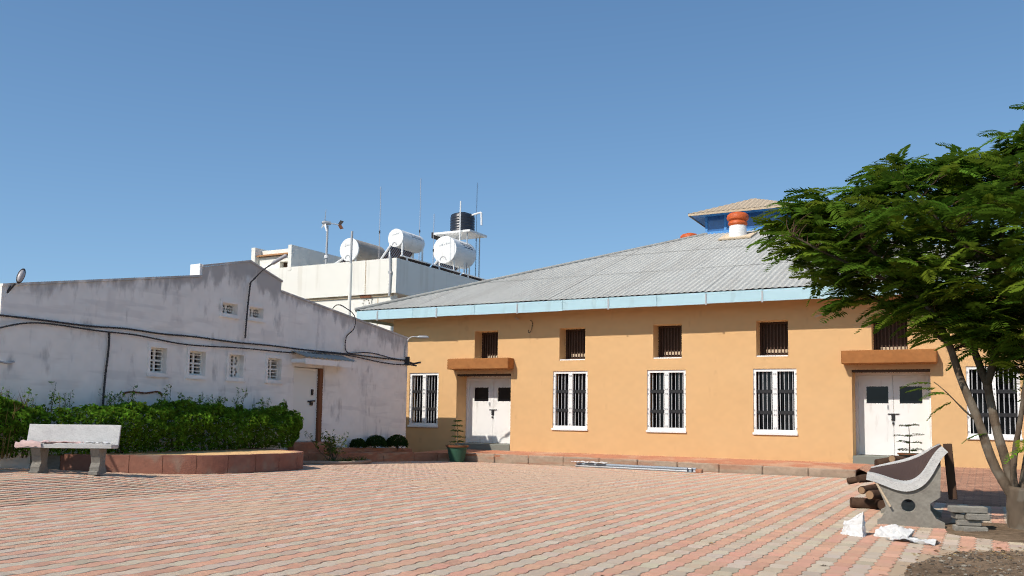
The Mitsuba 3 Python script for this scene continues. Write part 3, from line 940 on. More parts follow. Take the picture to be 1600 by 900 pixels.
def vent_window(a, b, z0, z1, style):
    m = 0.055
    y0, y1 = a - m, b + m
    fr = diff(box(GX - 0.01, GX + 0.018, y0, y1, z0 - m, z1 + m), [box(GX - 0.1, GX + 0.1, a, b, z0, z1)])
    w = add("vent_window", fr, "greywall", GB)
    add("sill", box(GX + 0.004, GX + 0.04, y0 - 0.01, y1 + 0.01, z0 - m - 0.02, z0 - m - 0.002), "greywall", w)
    xs0, xs1 = GX - 0.13, GX - 0.10
    bars = []
    if style == "louvre":
        cw = (b - a) / 2
        for c in range(3):
            yc = a + c * cw
            bars.append(box(xs0, xs1, max(yc - 0.019, a), min(yc + 0.019, b), z0, z1))
        zm = (z0 + z1) / 2
        for zc in (z0 + 0.018, zm, z1 - 0.018):
            for c in range(2):
                bars.append(box(xs0 + 0.001, xs1 - 0.001, a + c * cw + 0.019, a + (c + 1) * cw - 0.019, zc - 0.016, zc + 0.016))
        for half in range(2):
            for k in range(2):
                zc = z0 + 0.009 + (zm - z0) * half + (zm - z0) * (k + 1) / 3
                for c in range(2):
                    bars.append(box(xs0 + 0.002, xs1 - 0.002, a + c * cw + 0.019, a + (c + 1) * cw - 0.019, zc - 0.008, zc + 0.008))
    else:
        nz = 2 if z1 - z0 > 0.3 else 1
        ny2 = 1 if nz == 2 else 2
        bh, bw = (z1 - z0) / nz, (b - a) / ny2
        for iz in range(nz):
            for iy in range(ny2):
                zc, yc = z0 + bh * (iz + 0.5), a + bw * (iy + 0.5)
                sq = Polygon([(yc - bw / 2, zc - bh / 2), (yc + bw / 2, zc - bh / 2), (yc + bw / 2, zc + bh / 2), (yc - bw / 2, zc + bh / 2)])
                rr = min(bw, bh) / 2
                hol = []
                for k in range(8):
                    an = k * math.pi / 4
                    hol.append(Point(yc + 0.62 * bw / 2 * math.cos(an) * (1.1 if k % 2 else 1), zc + 0.62 * bh / 2 * math.sin(an) * (1.15 if k % 2 else 1)).buffer(rr * 0.265, 3))
                hol.append(Point(yc, zc).buffer(rr * 0.30, 3))
                for h_ in hol:
                    sq = sq.difference(h_)
                bars.append(prism(sq, xs0, xs1, "x"))
    add("jali" if style != "louvre" else "louvre", cat(bars), "cream", w, kind="stuff")


for i, (a, b) in enumerate(lv_w):
    vent_window(a, b, 1.83, 2.28, "jali" if i == 2 else "louvre")
for a, b in at_w:
    vent_window(a, b, 3.06, 3.27, "jali")
gd = add("door", box(GX - 0.10, GX - 0.05, 14.45, 15.24, 0.55, 2.13), "cream", GB, label="cream door with a brown right jamb")
add("jamb", box(GX - 0.12, GX + 0.012, 15.245, 15.355, 0.50, 2.148), "brownpaint", gd)
add("bolt", cat([box(GX - 0.05, GX - 0.02, 15.04, 15.09, 1.55, 1.68), tube([(GX - 0.03, 14.93, 1.41), (GX - 0.03, 15.15, 1.43)], 0.018, 6), box(GX - 0.05, GX - 0.015, 15.0, 15.08, 1.33, 1.40)]), "black", gd)
add("step", bbox(GX, GX + 0.18, 14.3, 15.5, 0.2, 0.54, 0.01), "red", GB)
# awning of a short corrugated sheet above the door
ay = np.linspace(14.3, 16.0, 60)
V = np.vstack([np.c_[np.full(60, GX + 0.0), ay, 2.47 + 0.018 * np.cos(ay * 2 * np.pi / 0.14)], np.c_[np.full(60, GX + 0.42), ay, 2.34 + 0.018 * np.cos(ay * 2 * np.pi / 0.14)]])
f = []
for j in range(59):
    f += [(j, 60 + j, 61 + j), (j, 61 + j, j + 1)]
aw = add("awning", trimesh.Trimesh(V, f, process=False), "asbestos", GB, smooth=True)
add("edge_board", box(GX + 0.40, GX + 0.42, 14.3, 16.0, 2.19, 2.31), "greywall", aw)
add("bracket", cat([box(GX, GX + 0.40, 14.32, 14.35, 2.22, 2.30), box(GX, GX + 0.40, 15.94, 15.97, 2.22, 2.30)]), "white", aw)
# low red planter kerb at the foot of the grey wall
add("plinth", draped(Polygon([(-12.99, 15.5), (-12.72, 15.5), (-12.72, 18.5), (-12.99, 18.5)]), lambda x, y: wkz(x, y) + 0.11, 0.2, 0.3), "red", GB)

# cables and pipes on the grey wall
CX_ = GX + 0.035


def cable(pts, r, label, m="darkpipe", n=50, cat_="cable", name="cable", x=None):
    xx = CX_ if x is None else x
    P = spline([(xx, y, z) for y, z in pts], n)
    return add(name, tube(P, r, 6), m, smooth=True, label=label, cat_=cat_)


cable([(6.6, 2.60), (8.0, 2.545), (8.7, 2.54), (9.6, 2.53), (10.2, 2.55), (10.8, 2.53), (11.6, 2.54), (12.6, 2.52), (13.6, 2.53), (14.6, 2.52), (16.0, 2.53), (17.3, 2.52), (18.62, 2.53)],
      0.016, "upper of the two long black cables strung along the grey wall", n=90)
cable([(7.2, 2.15), (7.9, 2.33), (8.4, 2.47), (8.9, 2.49), (9.8, 2.46), (10.3, 2.46), (11.2, 2.39), (11.7, 2.38), (12.6, 2.41), (13.6, 2.42), (14.6, 2.44), (15.4, 2.50), (17.0, 2.44), (18.65, 2.44)],
      0.014, "lower sagging black cable that curls up at its left end along the grey wall", n=90, x=GX + 0.06)
cable([(9.85, 2.47), (9.86, 2.2), (9.83, 1.8), (9.81, 1.2), (9.8, 0.5)], 0.017, "black pipe running straight down the grey wall behind the hedge", cat_="pipe", name="pipe")
cable([(10.2, 1.44), (10.25, 1.46), (10.7, 1.47), (10.98, 1.46), (11.0, 1.42)], 0.016, "short brown pipe stub level along the grey wall above the hedge", m="brownpaint", cat_="pipe", name="pipe")
cable([(7.8, 1.86), (8.0, 1.86), (8.2, 1.85), (8.24, 1.87)], 0.016, "short grey pipe stub at the far left end of the grey wall", m="greybar", cat_="pipe", name="pipe")
P = spline([(GX - 0.05, 15.68, 3.53), (GX - 0.0, 15.75, 3.62), (GX + 0.05, 16.05, 3.57), (GX + 0.06, 16.35, 3.40), (GX + 0.05, 16.33, 3.12), (GX + 0.04, 16.1, 2.94), (GX + 0.035, 16.06, 2.80), (GX + 0.035, 16.08, 2.62), (GX + 0.04, 16.5, 2.58), (GX + 0.04, 17.6, 2.57), (GX + 0.04, 18.6, 2.56)], 70)
add("cable", tube(P, 0.012, 6), "darkpipe", smooth=True, label="thin black cable looping over the gable slope then down to the others", cat_="cable")
CB = thing("cable_bracket", "dark bracket gathering the cable ends at the corner of the grey wall", "bracket")
add("plate", box(GX - 0.02, GX + 0.12, 18.5, 18.53, 2.40, 2.62), "darkpipe", CB)
add("cable_end", tube([(GX + 0.02, 18.45, 2.5), (GX + 0.1, 18.75, 2.46), (GX + 0.2, 18.9, 2.50)], 0.025, 7), "darkpipe", CB)
add("cable_end", tube([(GX + 0.02, 18.45, 2.44), (GX + 0.14, 18.8, 2.41)], 0.02, 7), "darkpipe", CB)
lamp = thing("wall_lamp", "thin bent pole with a tube lamp rising past the gable peak", "lamp")
add("pole", tube(spline([(GX + 0.06, 12.92, 2.62), (GX + 0.06, 12.95, 3.2), (GX + 0.06, 13.0, 3.74)], 8), 0.017, 7), "darkpipe", lamp, smooth=True)
add("arm", tube([(GX + 0.06, 13.0, 3.74), (GX + 0.12, 13.25, 4.02), (GX + 0.25, 13.55, 4.28)], 0.015, 7), "darkpipe", lamp, smooth=True)
add("lamp_head", tube([(GX + 0.2, 13.42, 4.18), (GX + 0.21, 13.45, 4.2), (GX + 0.33, 13.68, 4.38), (GX + 0.34, 13.7, 4.4)], [0.02, 0.038, 0.038, 0.02], 8), "lampglass", lamp, smooth=True)
lamp = thing("wall_lamp", "short curved grey lamp arm at the right corner of the grey wall", "lamp")
add("arm", tube(spline([(GX + 0.03, 18.45, 2.6), (GX + 0.03, 18.46, 2.9), (GX + 0.1, 18.5, 3.08), (GX + 0.3, 18.6, 3.12)], 14), 0.016, 7), "steel", lamp, smooth=True)
add("lamp_head", tube([(GX + 0.28, 18.6, 3.12), (GX + 0.33, 18.62, 3.125), (GX + 0.5, 18.72, 3.13), (GX + 0.54, 18.74, 3.12)], [0.02, 0.04, 0.035, 0.015], 8), "steel", lamp, smooth=True)
lamp = thing("street_lamp", "grey oval street lamp head on a slanted arm at the left edge", "lamp")
add("pole", tube([(-13.4, 7.55, 0.3), (-13.4, 7.55, 2.3), (-13.38, 7.6, 2.45)], 0.035, 8), "steel", lamp, smooth=True)
add("arm", tube([(-13.38, 7.6, 2.45), (-13.1, 8.0, 2.72), (-12.95, 8.16, 3.05)], 0.022, 8), "darkpipe", lamp, smooth=True)
hd = trimesh.creation.icosphere(2)
hd.apply_scale((0.05, 0.055, 0.135))
hd.apply_transform(trimesh.transformations.rotation_matrix(math.radians(-24), (1, 0.3, 0)))
hd.apply_translation((-12.9, 8.22, 3.17))
add("lamp_head", hd, "darkpipe", lamp, smooth=True)
hd2 = hd.copy()
hd2.vertices = (np.array(hd2.vertices) - (-12.9, 8.22, 3.17)) * 0.78 + (-12.875, 8.205, 3.165)
add("lamp_glass", hd2, "lampglass", lamp, smooth=True)

# ------------------------------------------------------------------ white building behind
WB = thing("white_building", "cream white flat roofed building rising behind the grey gable, tanks on its roof", "building")
WXR, WXL, WF = -19.48, -26.85, 27.0
add("parapet", diff(box(WXL, WXR, WF, 38.0, 5.72, 7.05), [box(WXL + 0.15, WXR - 0.15, WF + 0.15, 37.85, 6.6, 8)]), "cream", WB)
add("wall", diff(box(WXL, WXR - 0.2, WF + 0.16, WF + 0.4, -0.1, 5.718), [box(-21.13, -20.74, WF, WF + 0.6, 5.16, 5.58)]), "cream", WB)
add("floor", box(WXL + 0.2, WXR - 0.2, WF + 0.4, 37.7, 2.5, 2.7), "cream", WB)
add("wall", box(WXL, WXR - 0.2, 37.7, 38.0, -0.1, 5.718), "cream", WB)
add("wall", box(-20.0, -19.75, WF + 0.4, 37.7, -0.1, 2.5), "cream", WB)
add("wall", box(WXL, WXL + 0.2, WF + 0.4, 38.0, -0.1, 5.718), "cream", WB)
for zz_ in (5.66,):
    add("drip_band", box(WXL + 0.01, WXR - 0.21, WF + 0.09, WF + 0.158, zz_ - 0.03, zz_ + 0.055), "beige", WB)
add("drain_pipe", cat([tube([(-19.75, WF - 0.05, 7.12), (-19.72, WF - 0.05, 6.3), (-19.74, WF - 0.05, 5.6)], 0.045, 8), box(-19.80, -19.66, WF - 0.09, WF - 0.01, 6.45, 6.55)]), "greybar", WB)
add("drain_pipe", tube([(-19.74, WF + 0.08, 5.6), (-19.74, WF + 0.08, 3.5)], 0.05, 8), "cream", WB)
add("seam", box(-20.93, -20.90, WF - 0.012, WF - 0.001, 5.74, 7.04), "beige", WB)
add("seam", box(-20.43, -20.40, WF + 0.145, WF + 0.159, 3.5, 5.60), "beige", WB)
sq = Polygon([(-21.17, 5.14), (-20.70, 5.14), (-20.70, 5.60), (-21.17, 5.60)])
for k in range(8):
    sq = sq.difference(Point(-20.935 + 0.15 * math.cos(k * math.pi / 4), 5.40 + 0.15 * math.sin(k * math.pi / 4)).buffer(0.035, 3))
for k in (-1, 0, 1):
    sq = sq.difference(Point(-20.935 + 0.13 * k, 5.17 + 0.02).buffer(0.028, 3))
jl = add("jali", prism(sq, WF + 0.11, WF + 0.145, "y"), "cream", WB)
add("rust_patch", box(-21.19, -20.68, WF + 0.05, WF + 0.088, 5.60, 5.70), "brownpaint", WB)
# stair head with two fins, tiled hood and a little window
sh = add("stair_head", diff(box(-26.65, -24.70, WF + 0.35, 33.0, 6.9, 7.9), [box(-25.48, -24.98, WF, WF + 0.45, 7.09, 7.35)]), "cream", WB)
add("fin", box(-26.87, -26.66, WF - 0.02, WF + 1.6, 6.9, 7.99), "cream", sh)
add("fin", box(-24.86, -24.68, WF - 0.02, 33.2, 6.9, 7.96), "cream", sh)
add("hood", prism([(WF + 0.05, 7.60), (WF + 0.9, 7.86), (WF + 0.9, 7.90), (WF + 0.05, 7.66)], -26.65, -24.87, "x"), "tile", sh)
add("window", box(-25.48, -24.98, WF + 0.42, WF + 0.44, 7.09, 7.35), "wooddark", sh)
add("front_panel", diff(box(-26.655, -24.865, WF + 0.2, WF + 0.34, 7.0, 7.59), [box(-25.48, -24.98, WF, WF + 0.5, 7.09, 7.35)]), "cream", sh)


def heater(cx, cy, cz, r, ln, side, label, legs, left, printed):
    h = thing("solar_water_heater", label, "water heater", "solar water heaters on the flat roof")
    th = np.linspace(0, 2 * np.pi, 33)[:-1]
    body = tube([(cx, cy + 0.02, cz), (cx, cy + 0.06, cz), (cx, cy + ln - 0.05, cz), (cx, cy + ln, cz)], [r * 0.97, r, r, r * 0.93], 36)
    add("tank", body, side, h, smooth=30)
    add("end_cap", tube([(cx, cy - 0.01, cz), (cx, cy, cz), (cx, cy + 0.05, cz)], [r * 0.96, r * 1.01, r * 1.01], 36), "white", h, smooth=30)
    a = np.linspace(0, math.pi, 9)
    add("cover_ring", tube(np.c_[cx - 0.1 * r + 0.26 * r * np.cos(a), np.full(9, cy - 0.015), cz - 0.78 * r + 0.28 * r * np.sin(a)], 0.018, 6), "greybar", h)
    for (lx, ly) in legs:
        add("leg", box(lx - 0.025, lx + 0.025, ly - 0.025, ly + 0.025, 6.6, cz - 0.3 * r), "white", h)
    # sloping collector frame
    x0, z0_, x1, z1_ = cx - 0.55 * r, cz - 0.75 * r, cx - left, 6.85
    for yy in (cy - 0.02, cy + ln):
        add("rail", tube([(x0, yy, z0_), (x1, yy, z1_)], 0.045, 6), "white", h)
    n_t = 12
    tb = [tube([(x0, cy + ln * (k + 0.5) / n_t, z0_), (x1, cy + ln * (k + 0.5) / n_t, z1_)], 0.035, 6) for k in range(n_t)]
    add("collector_tubes", cat(tb), "collector", h, kind="stuff")
    if printed:
        pm = []
        R = rng(int(cx * -10))
        for row in range(3):
            an = math.radians(38 - 9 * row)
            y = cy + ln * (0.32 + 0.05 * row)
            while y < cy + ln * (0.85 - 0.05 * (row == 0)):
                w_ = R.uniform(0.02, 0.06)
                rr = r * 1.004
                q0, q1 = an - 0.045, an + 0.045
                vv = [(cx + rr * math.cos(q), yy, cz + rr * math.sin(q)) for q in (q0, q1) for yy in (y, y + w_)]
                pm.append(trimesh.Trimesh(vv, [(0, 1, 3), (0, 3, 2), (3, 1, 0), (2, 3, 0)], process=False))
                y += w_ + R.uniform(0.008, 0.03)
        add("printed_rows", cat(pm), "print", h, kind="stuff")
    # faint lettering smudge on the end cap
    sm = []
    R = rng(int(cx * -7))
    for k in range(5):
        x = cx - 0.45 * r + k * 0.19 * r
        sm.append(box(x, x + 0.12 * r, cy - 0.016, cy - 0.011, cz + 0.27 * r + 0.03 * r * k, cz + 0.36 * r + 0.05 * r * (k % 2) + 0.03 * r * k))
    add("end_marking", cat(sm), "steel", h, kind="stuff")
    return h


heater(-22.56, 28.0, 7.77, 0.47, 1.9, "rusttank", "solar water heater with a weathered brown tank, leftmost on the white building", [(-22.75, 28.1), (-22.3, 28.1), (-22.7, 29.7)], 1.5, False)
heater(-20.28, 28.0, 8.06, 0.36, 1.55, "white", "small white solar water heater standing at the roof corner of the white building", [(-20.58, 28.05), (-19.98, 28.05), (-20.4, 29.4), (-19.95, 29.4)], 1.0, True)
heater(-20.82, 32.4, 8.40, 0.60, 1.75, "white", "large white solar water heater directly under the black tank", [(-21.1, 32.45), (-20.45, 32.6), (-20.4, 33.4), (-20.5, 34.0)], 1.3, True)
# dark collector panels standing along the right parapet
for k in range(4):
    y0 = 27.6 + k * 2.3
    p_ = prism([(-20.3, 6.72), (-20.24, 6.70), (-19.72, 7.22), (-19.78, 7.25)], y0, y0 + 2.1, "y")
    c = thing("collector_panel", ["dark solar collector panel behind the parapet, nearest the roof corner", "dark solar collector panel behind the parapet, second from the roof corner",
                                  "dark solar collector panel below the largest heater", "dark solar collector panel at the far end of the parapet"][k], "solar panel", "solar collector panels along the parapet")
    add("panel", p_, "collector", c)
    add("frame", tube([(-19.72, y0, 7.25), (-19.72, y0 + 2.1, 7.25)], 0.03, 6), "white", c)
    add("stay", tube([(-19.74, y0 + 0.4, 7.22), (-19.62, y0 + 0.4, 6.9)], 0.035, 6), "white", c)

# black water tank on a steel stand
ST = thing("tank_stand", "pale steel stand holding the black water tank above the roof", "stand")
add("platform", box(-22.1, -20.15, 33.4, 34.95, 9.36, 9.45), "white", ST)
for (lx, ly) in ((-21.6, 34.6), (-20.4, 33.6), (-21.6, 33.6), (-20.4, 34.7)):
    add("leg", box(lx - 0.02, lx + 0.02, ly - 0.02, ly + 0.02, 6.6, 9.36), "steel", ST)
add("edge_angle", box(-22.16, -22.11, 33.35, 35.0, 9.2, 9.47), "darkpipe", ST)
WT = thing("water_tank", "black ribbed plastic water tank on the stand above the heaters", "water tank")
prof = [(0, 0.0), (0.55, 0.0)]
for k in range(6):
    z = 0.03 + k * 0.125
    prof += [(0.55, z), (0.565, z + 0.02), (0.565, z + 0.075), (0.55, z + 0.10)]
prof += [(0.54, 0.85), (0.46, 0.89), (0.22, 0.93), (0, 0.94)]
add("body", lathe(prof, 36, (-21.0, 34.15, 9.45)), "tankblack", WT, smooth=35)
add("lid", lathe([(0.23, 0.91), (0.24, 0.97), (0.1, 1.0), (0, 1.0)], 24, (-21.0, 34.15, 9.45)), "tankblack", WT, smooth=35)
add("pipe", cat([tube([(-20.6, 33.3, 6.7), (-20.6, 33.3, 10.75)], 0.03, 8)]), "white", label="tall white vent pipe standing in front of the black tank", cat_="pipe")
add("pipe", tube([(-20.6, 34.1, 10.24), (-20.02, 34.1, 10.34), (-19.98, 34.1, 10.32), (-19.96, 34.1, 9.75)], 0.045, 8), "white", label="white elbow pipe leaving the right side of the black tank", cat_="pipe")


def mast(x, y, ztop, label, r=0.022, m="steel", joint=None, cat_="mast", group="thin masts on the roof"):
    t = thing("mast", label, cat_, group)
    add("lower_tube", tube([(x, y, 6.6), (x, y, (ztop + 6.6) / 2)], r * 1.25, 6), m, t)
    add("upper_tube", tube([(x, y, (ztop + 6.6) / 2), (x, y, ztop)], r * 0.85, 6), m, t)
    add("joint", tube([(x, y, (ztop + 6.6) / 2 - 0.06), (x, y, (ztop + 6.6) / 2 + 0.06)], r * 2.1, 6), "darkpipe", t)


mast(-21.36, 28.4, 10.32, "thin pale mast rising between the two left heaters", 0.013, "lampglass")
mast(-20.9, 30.56, 11.14, "tallest thin pale mast just right of the small white heater", 0.013, "lampglass")
mast(-20.8, 31.48, 9.8, "shortest thin pale mast left of the black tank", 0.013, "lampglass")
mast(-20.64, 34.8, 11.95, "dark thin mast at the right of the black tank", 0.011, "darkpipe")

# wind turbine
WTb = thing("wind_turbine", "small three bladed wind turbine with a tail vane on the flat roof", "wind turbine")
tx, ty = -23.72, 28.0
add("pole", tube([(tx, ty, 6.6), (tx, ty, 7.7), (tx + 0.01, ty, 8.85)], [0.06, 0.045, 0.04], 8), "greybar", WTb)
add("collar", tube([(tx, ty, 7.5), (tx, ty, 7.62)], 0.09, 8), "white", WTb)
hub = np.array([tx - 0.05, ty - 0.12, 8.95])
add("hub", tube([hub + (-0.05, -0.1, 0), hub + (0, 0, 0), hub + (0.15, 0.2, 0)], [0.05, 0.1, 0.07], 10), "greybar", WTb, smooth=True)
rot_ax = np.array([0.6, 0.8, 0]) / 1.0
e1, e2 = np.array([0.8, -0.6, 0]), np.array([0, 0, 1.0])
for k in range(3):
    an = math.radians(72 + 120 * k)
    d = e1 * math.cos(an) + e2 * math.sin(an)
    w = np.cross(d, rot_ax) * 0.75 + rot_ax * 0.35
    pts = []
    for s, ww in ((0.06, 0.05), (0.15, 0.075), (0.55, 0.02)):
        for q in (-1, 1):
            for t_ in (-0.008, 0.008):
                pts.append(hub + d * s + w * ww * q * 0.7 + rot_ax * t_)
    add("blade", trimesh.convex.convex_hull(np.array(pts)), "white", WTb)
add("tail_boom", tube([hub + (0.12, 0.1, 0.0), hub + (0.46, 0.34, -0.05)], 0.022, 6), "greybar", WTb)
tl = hub + np.array([0.46, 0.34, -0.05])
dv = np.array([0.5, 0.35, 0]) / 0.61
for zs, nm in ((1, "tail_vane"), (-1, "tail_vane")):
    pts = [tl + dv * s + np.array([0, 0, zs * h_]) + np.cross(dv, [0, 0, 1]) * o for s, h_ in ((-0.05, 0), (0.10, 0), (0.20, 0.15), (0.06, 0.19)) for o in (-0.008, 0.008)]
    add(nm, trimesh.convex.convex_hull(np.array(pts)), "brownpaint" if zs < 0 else "darkpipe", WTb)
# tall pole between the buildings
TP = thing("flag_pole", "tall pole, white below and grey above, between grey gable and white building", "pole")
add("lower_tube", tube([(-20.05, 25.0, -0.05), (-20.05, 25.0, 6.55)], 0.062, 10), "cream", TP)
add("upper_tube", tube([(-20.05, 25.0, 6.55), (-20.03, 25.0, 7.72)], 0.042, 10), "greybar", TP)
add("pipe", tube([(-18.2, 25.8, 4.3), (-17.3, 25.8, 4.1)], 0.05, 8), "darkpipe", label="dark pipe in the gap under the left end of the blue fascia", cat_="pipe")


# ------------------------------------------------------------------ foliage
def leaf_cloud(P, N, size, r, width=0.5):
    """folded little leaves: P points, N facing directions"""
    n = len(P)
    N = N / (np.linalg.norm(N, axis=1, keepdims=True) + 1e-9)
    a = np.cross(N, r.normal(size=(n, 3)))
    a /= np.linalg.norm(a, axis=1, keepdims=True) + 1e-9
    b = np.cross(N, a)
    s = size[:, None]
    v = np.stack([P - a * s * 0.5, P + b * s * width * 0.5 + N * s * 0.12, P + a * s * 0.5 - N * s * 0.08, P - b * s * width * 0.5 + N * s * 0.12], 1)
    f = np.array([(0, 2, 1), (0, 3, 2)])
    return trimesh.Trimesh(v.reshape(-1, 3), (f[None] + (np.arange(n) * 4)[:, None, None]).reshape(-1, 3), process=False)


def greens(n, per, seed, base=(0.055, 0.115, 0.016), var=0.35, yellow=0.25):
    r = rng(seed)
    c = np.asarray(base) * np.exp(r.normal(0, var, (n, 1)))
    y = r.uniform(size=(n, 1)) * yellow
    c = c * (1 - y) + y * np.array([0.16, 0.19, 0.02])
    return np.repeat(np.clip(c, 0.006, 0.5), per, axis=0)


# hedge on the terrace
HG = thing("hedge", "dense green hedge with untidy shoots along the foot of the grey wall", "hedge")
R = rng(31)
n = 32000
hy = R.uniform(5.2, 14.2, n)
top = 1.27 + 0.13 * (meshkit.fbm(np.c_[hy * 2.2, 0 * hy, 0 * hy], 3) * 2 - 1) + 0.10 * np.exp(-((hy - 11.0) / 0.8) ** 2)
endr = np.clip((14.25 - hy) / 0.6, 0, 1) ** 0.5
depth = 0.80 + 0.22 * meshkit.noise(np.c_[hy * 1.7, 0 * hy + 4, 0 * hy], 5) - 0.30 * np.clip((9.4 - hy) / 0.8, 0, 1)
an = R.uniform(0, math.pi / 2, n)
rad = 1 - np.abs(R.normal(0, 0.12, n))
shape_p = 2.6
ca, sa = np.cos(an) ** (2 / shape_p), np.sin(an) ** (2 / shape_p)
hx = -12.96 + depth * endr * (0.25 + 0.75 * ca * rad) * (0.42 + 0.58 * np.clip(sa * 1.7, 0, 1))
hz = 0.46 + (top - 0.46) * (0.35 + 0.65 * endr) * sa * rad
lump = meshkit.fbm(np.c_[hx * 3, hy * 3, hz * 3], 3)
ok = lump > 0.30 + 0.10 * R.uniform(size=n)
P = np.c_[hx, hy, hz][ok]
P[:, 0] += 0.55 * (lump[ok] - 0.5)
P[:, 2] += 0.30 * (lump[ok] - 0.5) * np.clip((P[:, 2] - 0.7) / 0.4, 0, 1)
P[:, 0] = np.maximum(P[:, 0], -12.98)
N = np.c_[ca, 0.35 * R.normal(size=n), sa][ok] + 0.7 * R.normal(size=(ok.sum(), 3))
sz_ = R.uniform(0.045, 0.085, len(P))
add("foliage", leaf_cloud(P, N, sz_, R, 0.55), "leaf", HG, color=greens(len(P), 4, 32, (0.105, 0.235, 0.02), 0.5, 0.45), kind="stuff")
# shoots
sp, sl, sn = [], [], []
R = rng(33)
ys = np.r_[R.uniform(5.5, 13.7, 46), 10.9, 10.95, 10.25, 11.6, 12.6, 12.75, 8.8]
hs = np.r_[R.uniform(0.06, 0.16, 46), 0.30, 0.24, 0.28, 0.2, 0.30, 0.26, 0.26]
for y, h in zip(ys, hs):
    x = R.uniform(-12.88, -12.55)
    z0 = 1.2
    q = np.array([(x, y, z0 - 0.3), (x + R.normal(0, 0.02), y + R.normal(0, 0.03), z0 + 0.1), (x + R.normal(0, 0.05), y + R.normal(0, 0.06), z0 + 0.12 + h)])
    sp.append(tube(q, [0.006, 0.005, 0.003], 4, False))
    for k in range(int(10 + h * 60)):
        t_ = R.uniform(0.3, 1.0)
        b = q[1] + (q[2] - q[1]) * (t_ * 2 - 1) if t_ > 0.5 else q[0] + (q[1] - q[0]) * t_ * 2
        sl.append(b + R.normal(0, 0.03, 3)); sn.append(R.normal(size=3) + (0, 0, 0.6))
add("shoot_stems", cat(sp), "bark", HG, kind="stuff")
add("shoot_leaves", leaf_cloud(np.array(sl), np.array(sn), R.uniform(0.04, 0.07, len(sl)), R, 0.45), "leaf", HG, color=greens(len(sl), 4, 34, (0.10, 0.21, 0.02), 0.35, 0.3), kind="stuff")
st_ = []
for k in range(60):
    y = R.uniform(5.5, 13.5); x = R.uniform(-12.9, -12.68)
    st_.append(tube([(x, y, 0.43), (x + R.normal(0, 0.05), y + R.normal(0, 0.08), 0.85), (x + R.normal(0, 0.08), y + R.normal(0, 0.12), 1.15)], [0.014, 0.011, 0.006], 5, False))
add("stems", cat(st_), "bark", HG, kind="stuff")


def bush(name, label, x, y, z, r, n, seed, size=(0.03, 0.05), base=(0.02, 0.05, 0.012), catg="shrub", sq=0.85, group=None, width=0.5):
    t = thing(name, label, catg, group)
    R = rng(seed)
    d = R.normal(size=(n, 3)); d[:, 2] = np.abs(d[:, 2]) * 0.9 - 0.25
    d /= np.linalg.norm(d, axis=1, keepdims=True)
    rad = r * (1 - np.abs(R.normal(0, 0.13, n))) * (0.85 + 0.3 * meshkit.fbm(d * 2.5 + seed, 3))
    P = d * rad[:, None] * (1, 1, sq) + (x, y, z + r * 0.3)
    P = P[P[:, 2] > z]
    N = P - (x, y, z) + 0.12 * R.normal(size=P.shape)
    add("foliage", leaf_cloud(P, N, R.uniform(*size, len(P)), R, width), "leaf", t, color=greens(len(P), 4, seed + 1, base, 0.35, 0.12), kind="stuff")
    add("stem", cat([tube([(x, y, z - 0.05), (x + R.normal(0, 0.04), y + R.normal(0, 0.04), z + 0.25 * r), (x + R.normal(0, 0.4) * r, y + R.normal(0, 0.4) * r, z + 0.8 * r)], [0.014, 0.012, 0.005], 5, False) for _ in range(6)]), "bark", t)


bush("shrub", "dark clipped round shrub nearest the corner of the grey wall", -12.72, 17.85, 0.36, 0.27, 2600, 41)
bush("shrub", "dark clipped round shrub in the middle of the row of three", -12.75, 17.05, 0.38, 0.25, 2400, 43)
bush("shrub", "low dark shrub at the left end of the row of three", -12.78, 16.4, 0.38, 0.19, 1500, 45)
# young leafy shrub in the bed
YS = thing("young_shrub", "straggly young shrub with pale green leaves in the small curved bed", "shrub")
R = rng(47)
sp, P, N = [], [], []
for k in range(11):
    b = np.array([-12.12 + R.normal(0, 0.04), 14.75 + R.normal(0, 0.06), 0.1])
    e = b + (R.normal(0, 0.16), R.normal(0, 0.24), R.uniform(0.40, 0.62))
    mid = (b + e) / 2 + R.normal(0, 0.03, 3)
    sp.append(tube([b, mid, e], [0.009, 0.007, 0.003], 5, False))
    for q in range(34):
        t_ = R.uniform(0.45, 1.05)
        P.append(b + (e - b) * t_ + R.normal(0, 0.05, 3)); N.append(R.normal(size=3) + (0, 0, 0.8))
add("stem", cat(sp), "bark", YS)
add("foliage", leaf_cloud(np.array(P), np.array(N), R.uniform(0.05, 0.09, len(P)), R, 0.42), "leaf", YS, color=greens(len(P), 4, 48, (0.075, 0.13, 0.022), 0.35, 0.5), kind="stuff")


def blades(x, y, z, h, n, seed, spread, base, lean=0.35, w=0.006):
    R = rng(seed)
    V, f = [], []
    for k in range(n):
        bx_, by_ = x + R.normal(0, spread), y + R.normal(0, spread)
        hh = h * R.uniform(0.5, 1.1)
        d = R.normal(size=2) * lean * hh
        s = R.normal(size=2); s = s / np.linalg.norm(s) * w
        i0 = len(V)
        V += [(bx_ - s[0], by_ - s[1], z), (bx_ + s[0], by_ + s[1], z), (bx_ + d[0] * 0.4 + s[0] * .8, by_ + d[1] * 0.4 + s[1] * .8, z + hh * 0.6), (bx_ + d[0] * 0.4 - s[0] * .8, by_ + d[1] * 0.4 - s[1] * .8, z + hh * 0.6), (bx_ + d[0], by_ + d[1], z + hh)]
        f += [(i0, i0 + 1, i0 + 2), (i0, i0 + 2, i0 + 3), (i0 + 3, i0 + 2, i0 + 4)]
    c = np.repeat(np.asarray(base) * np.exp(R.normal(0, 0.3, (n, 1))), 5, axis=0)
    return trimesh.Trimesh(V, f, process=False), np.clip(c, 0.005, 0.6)


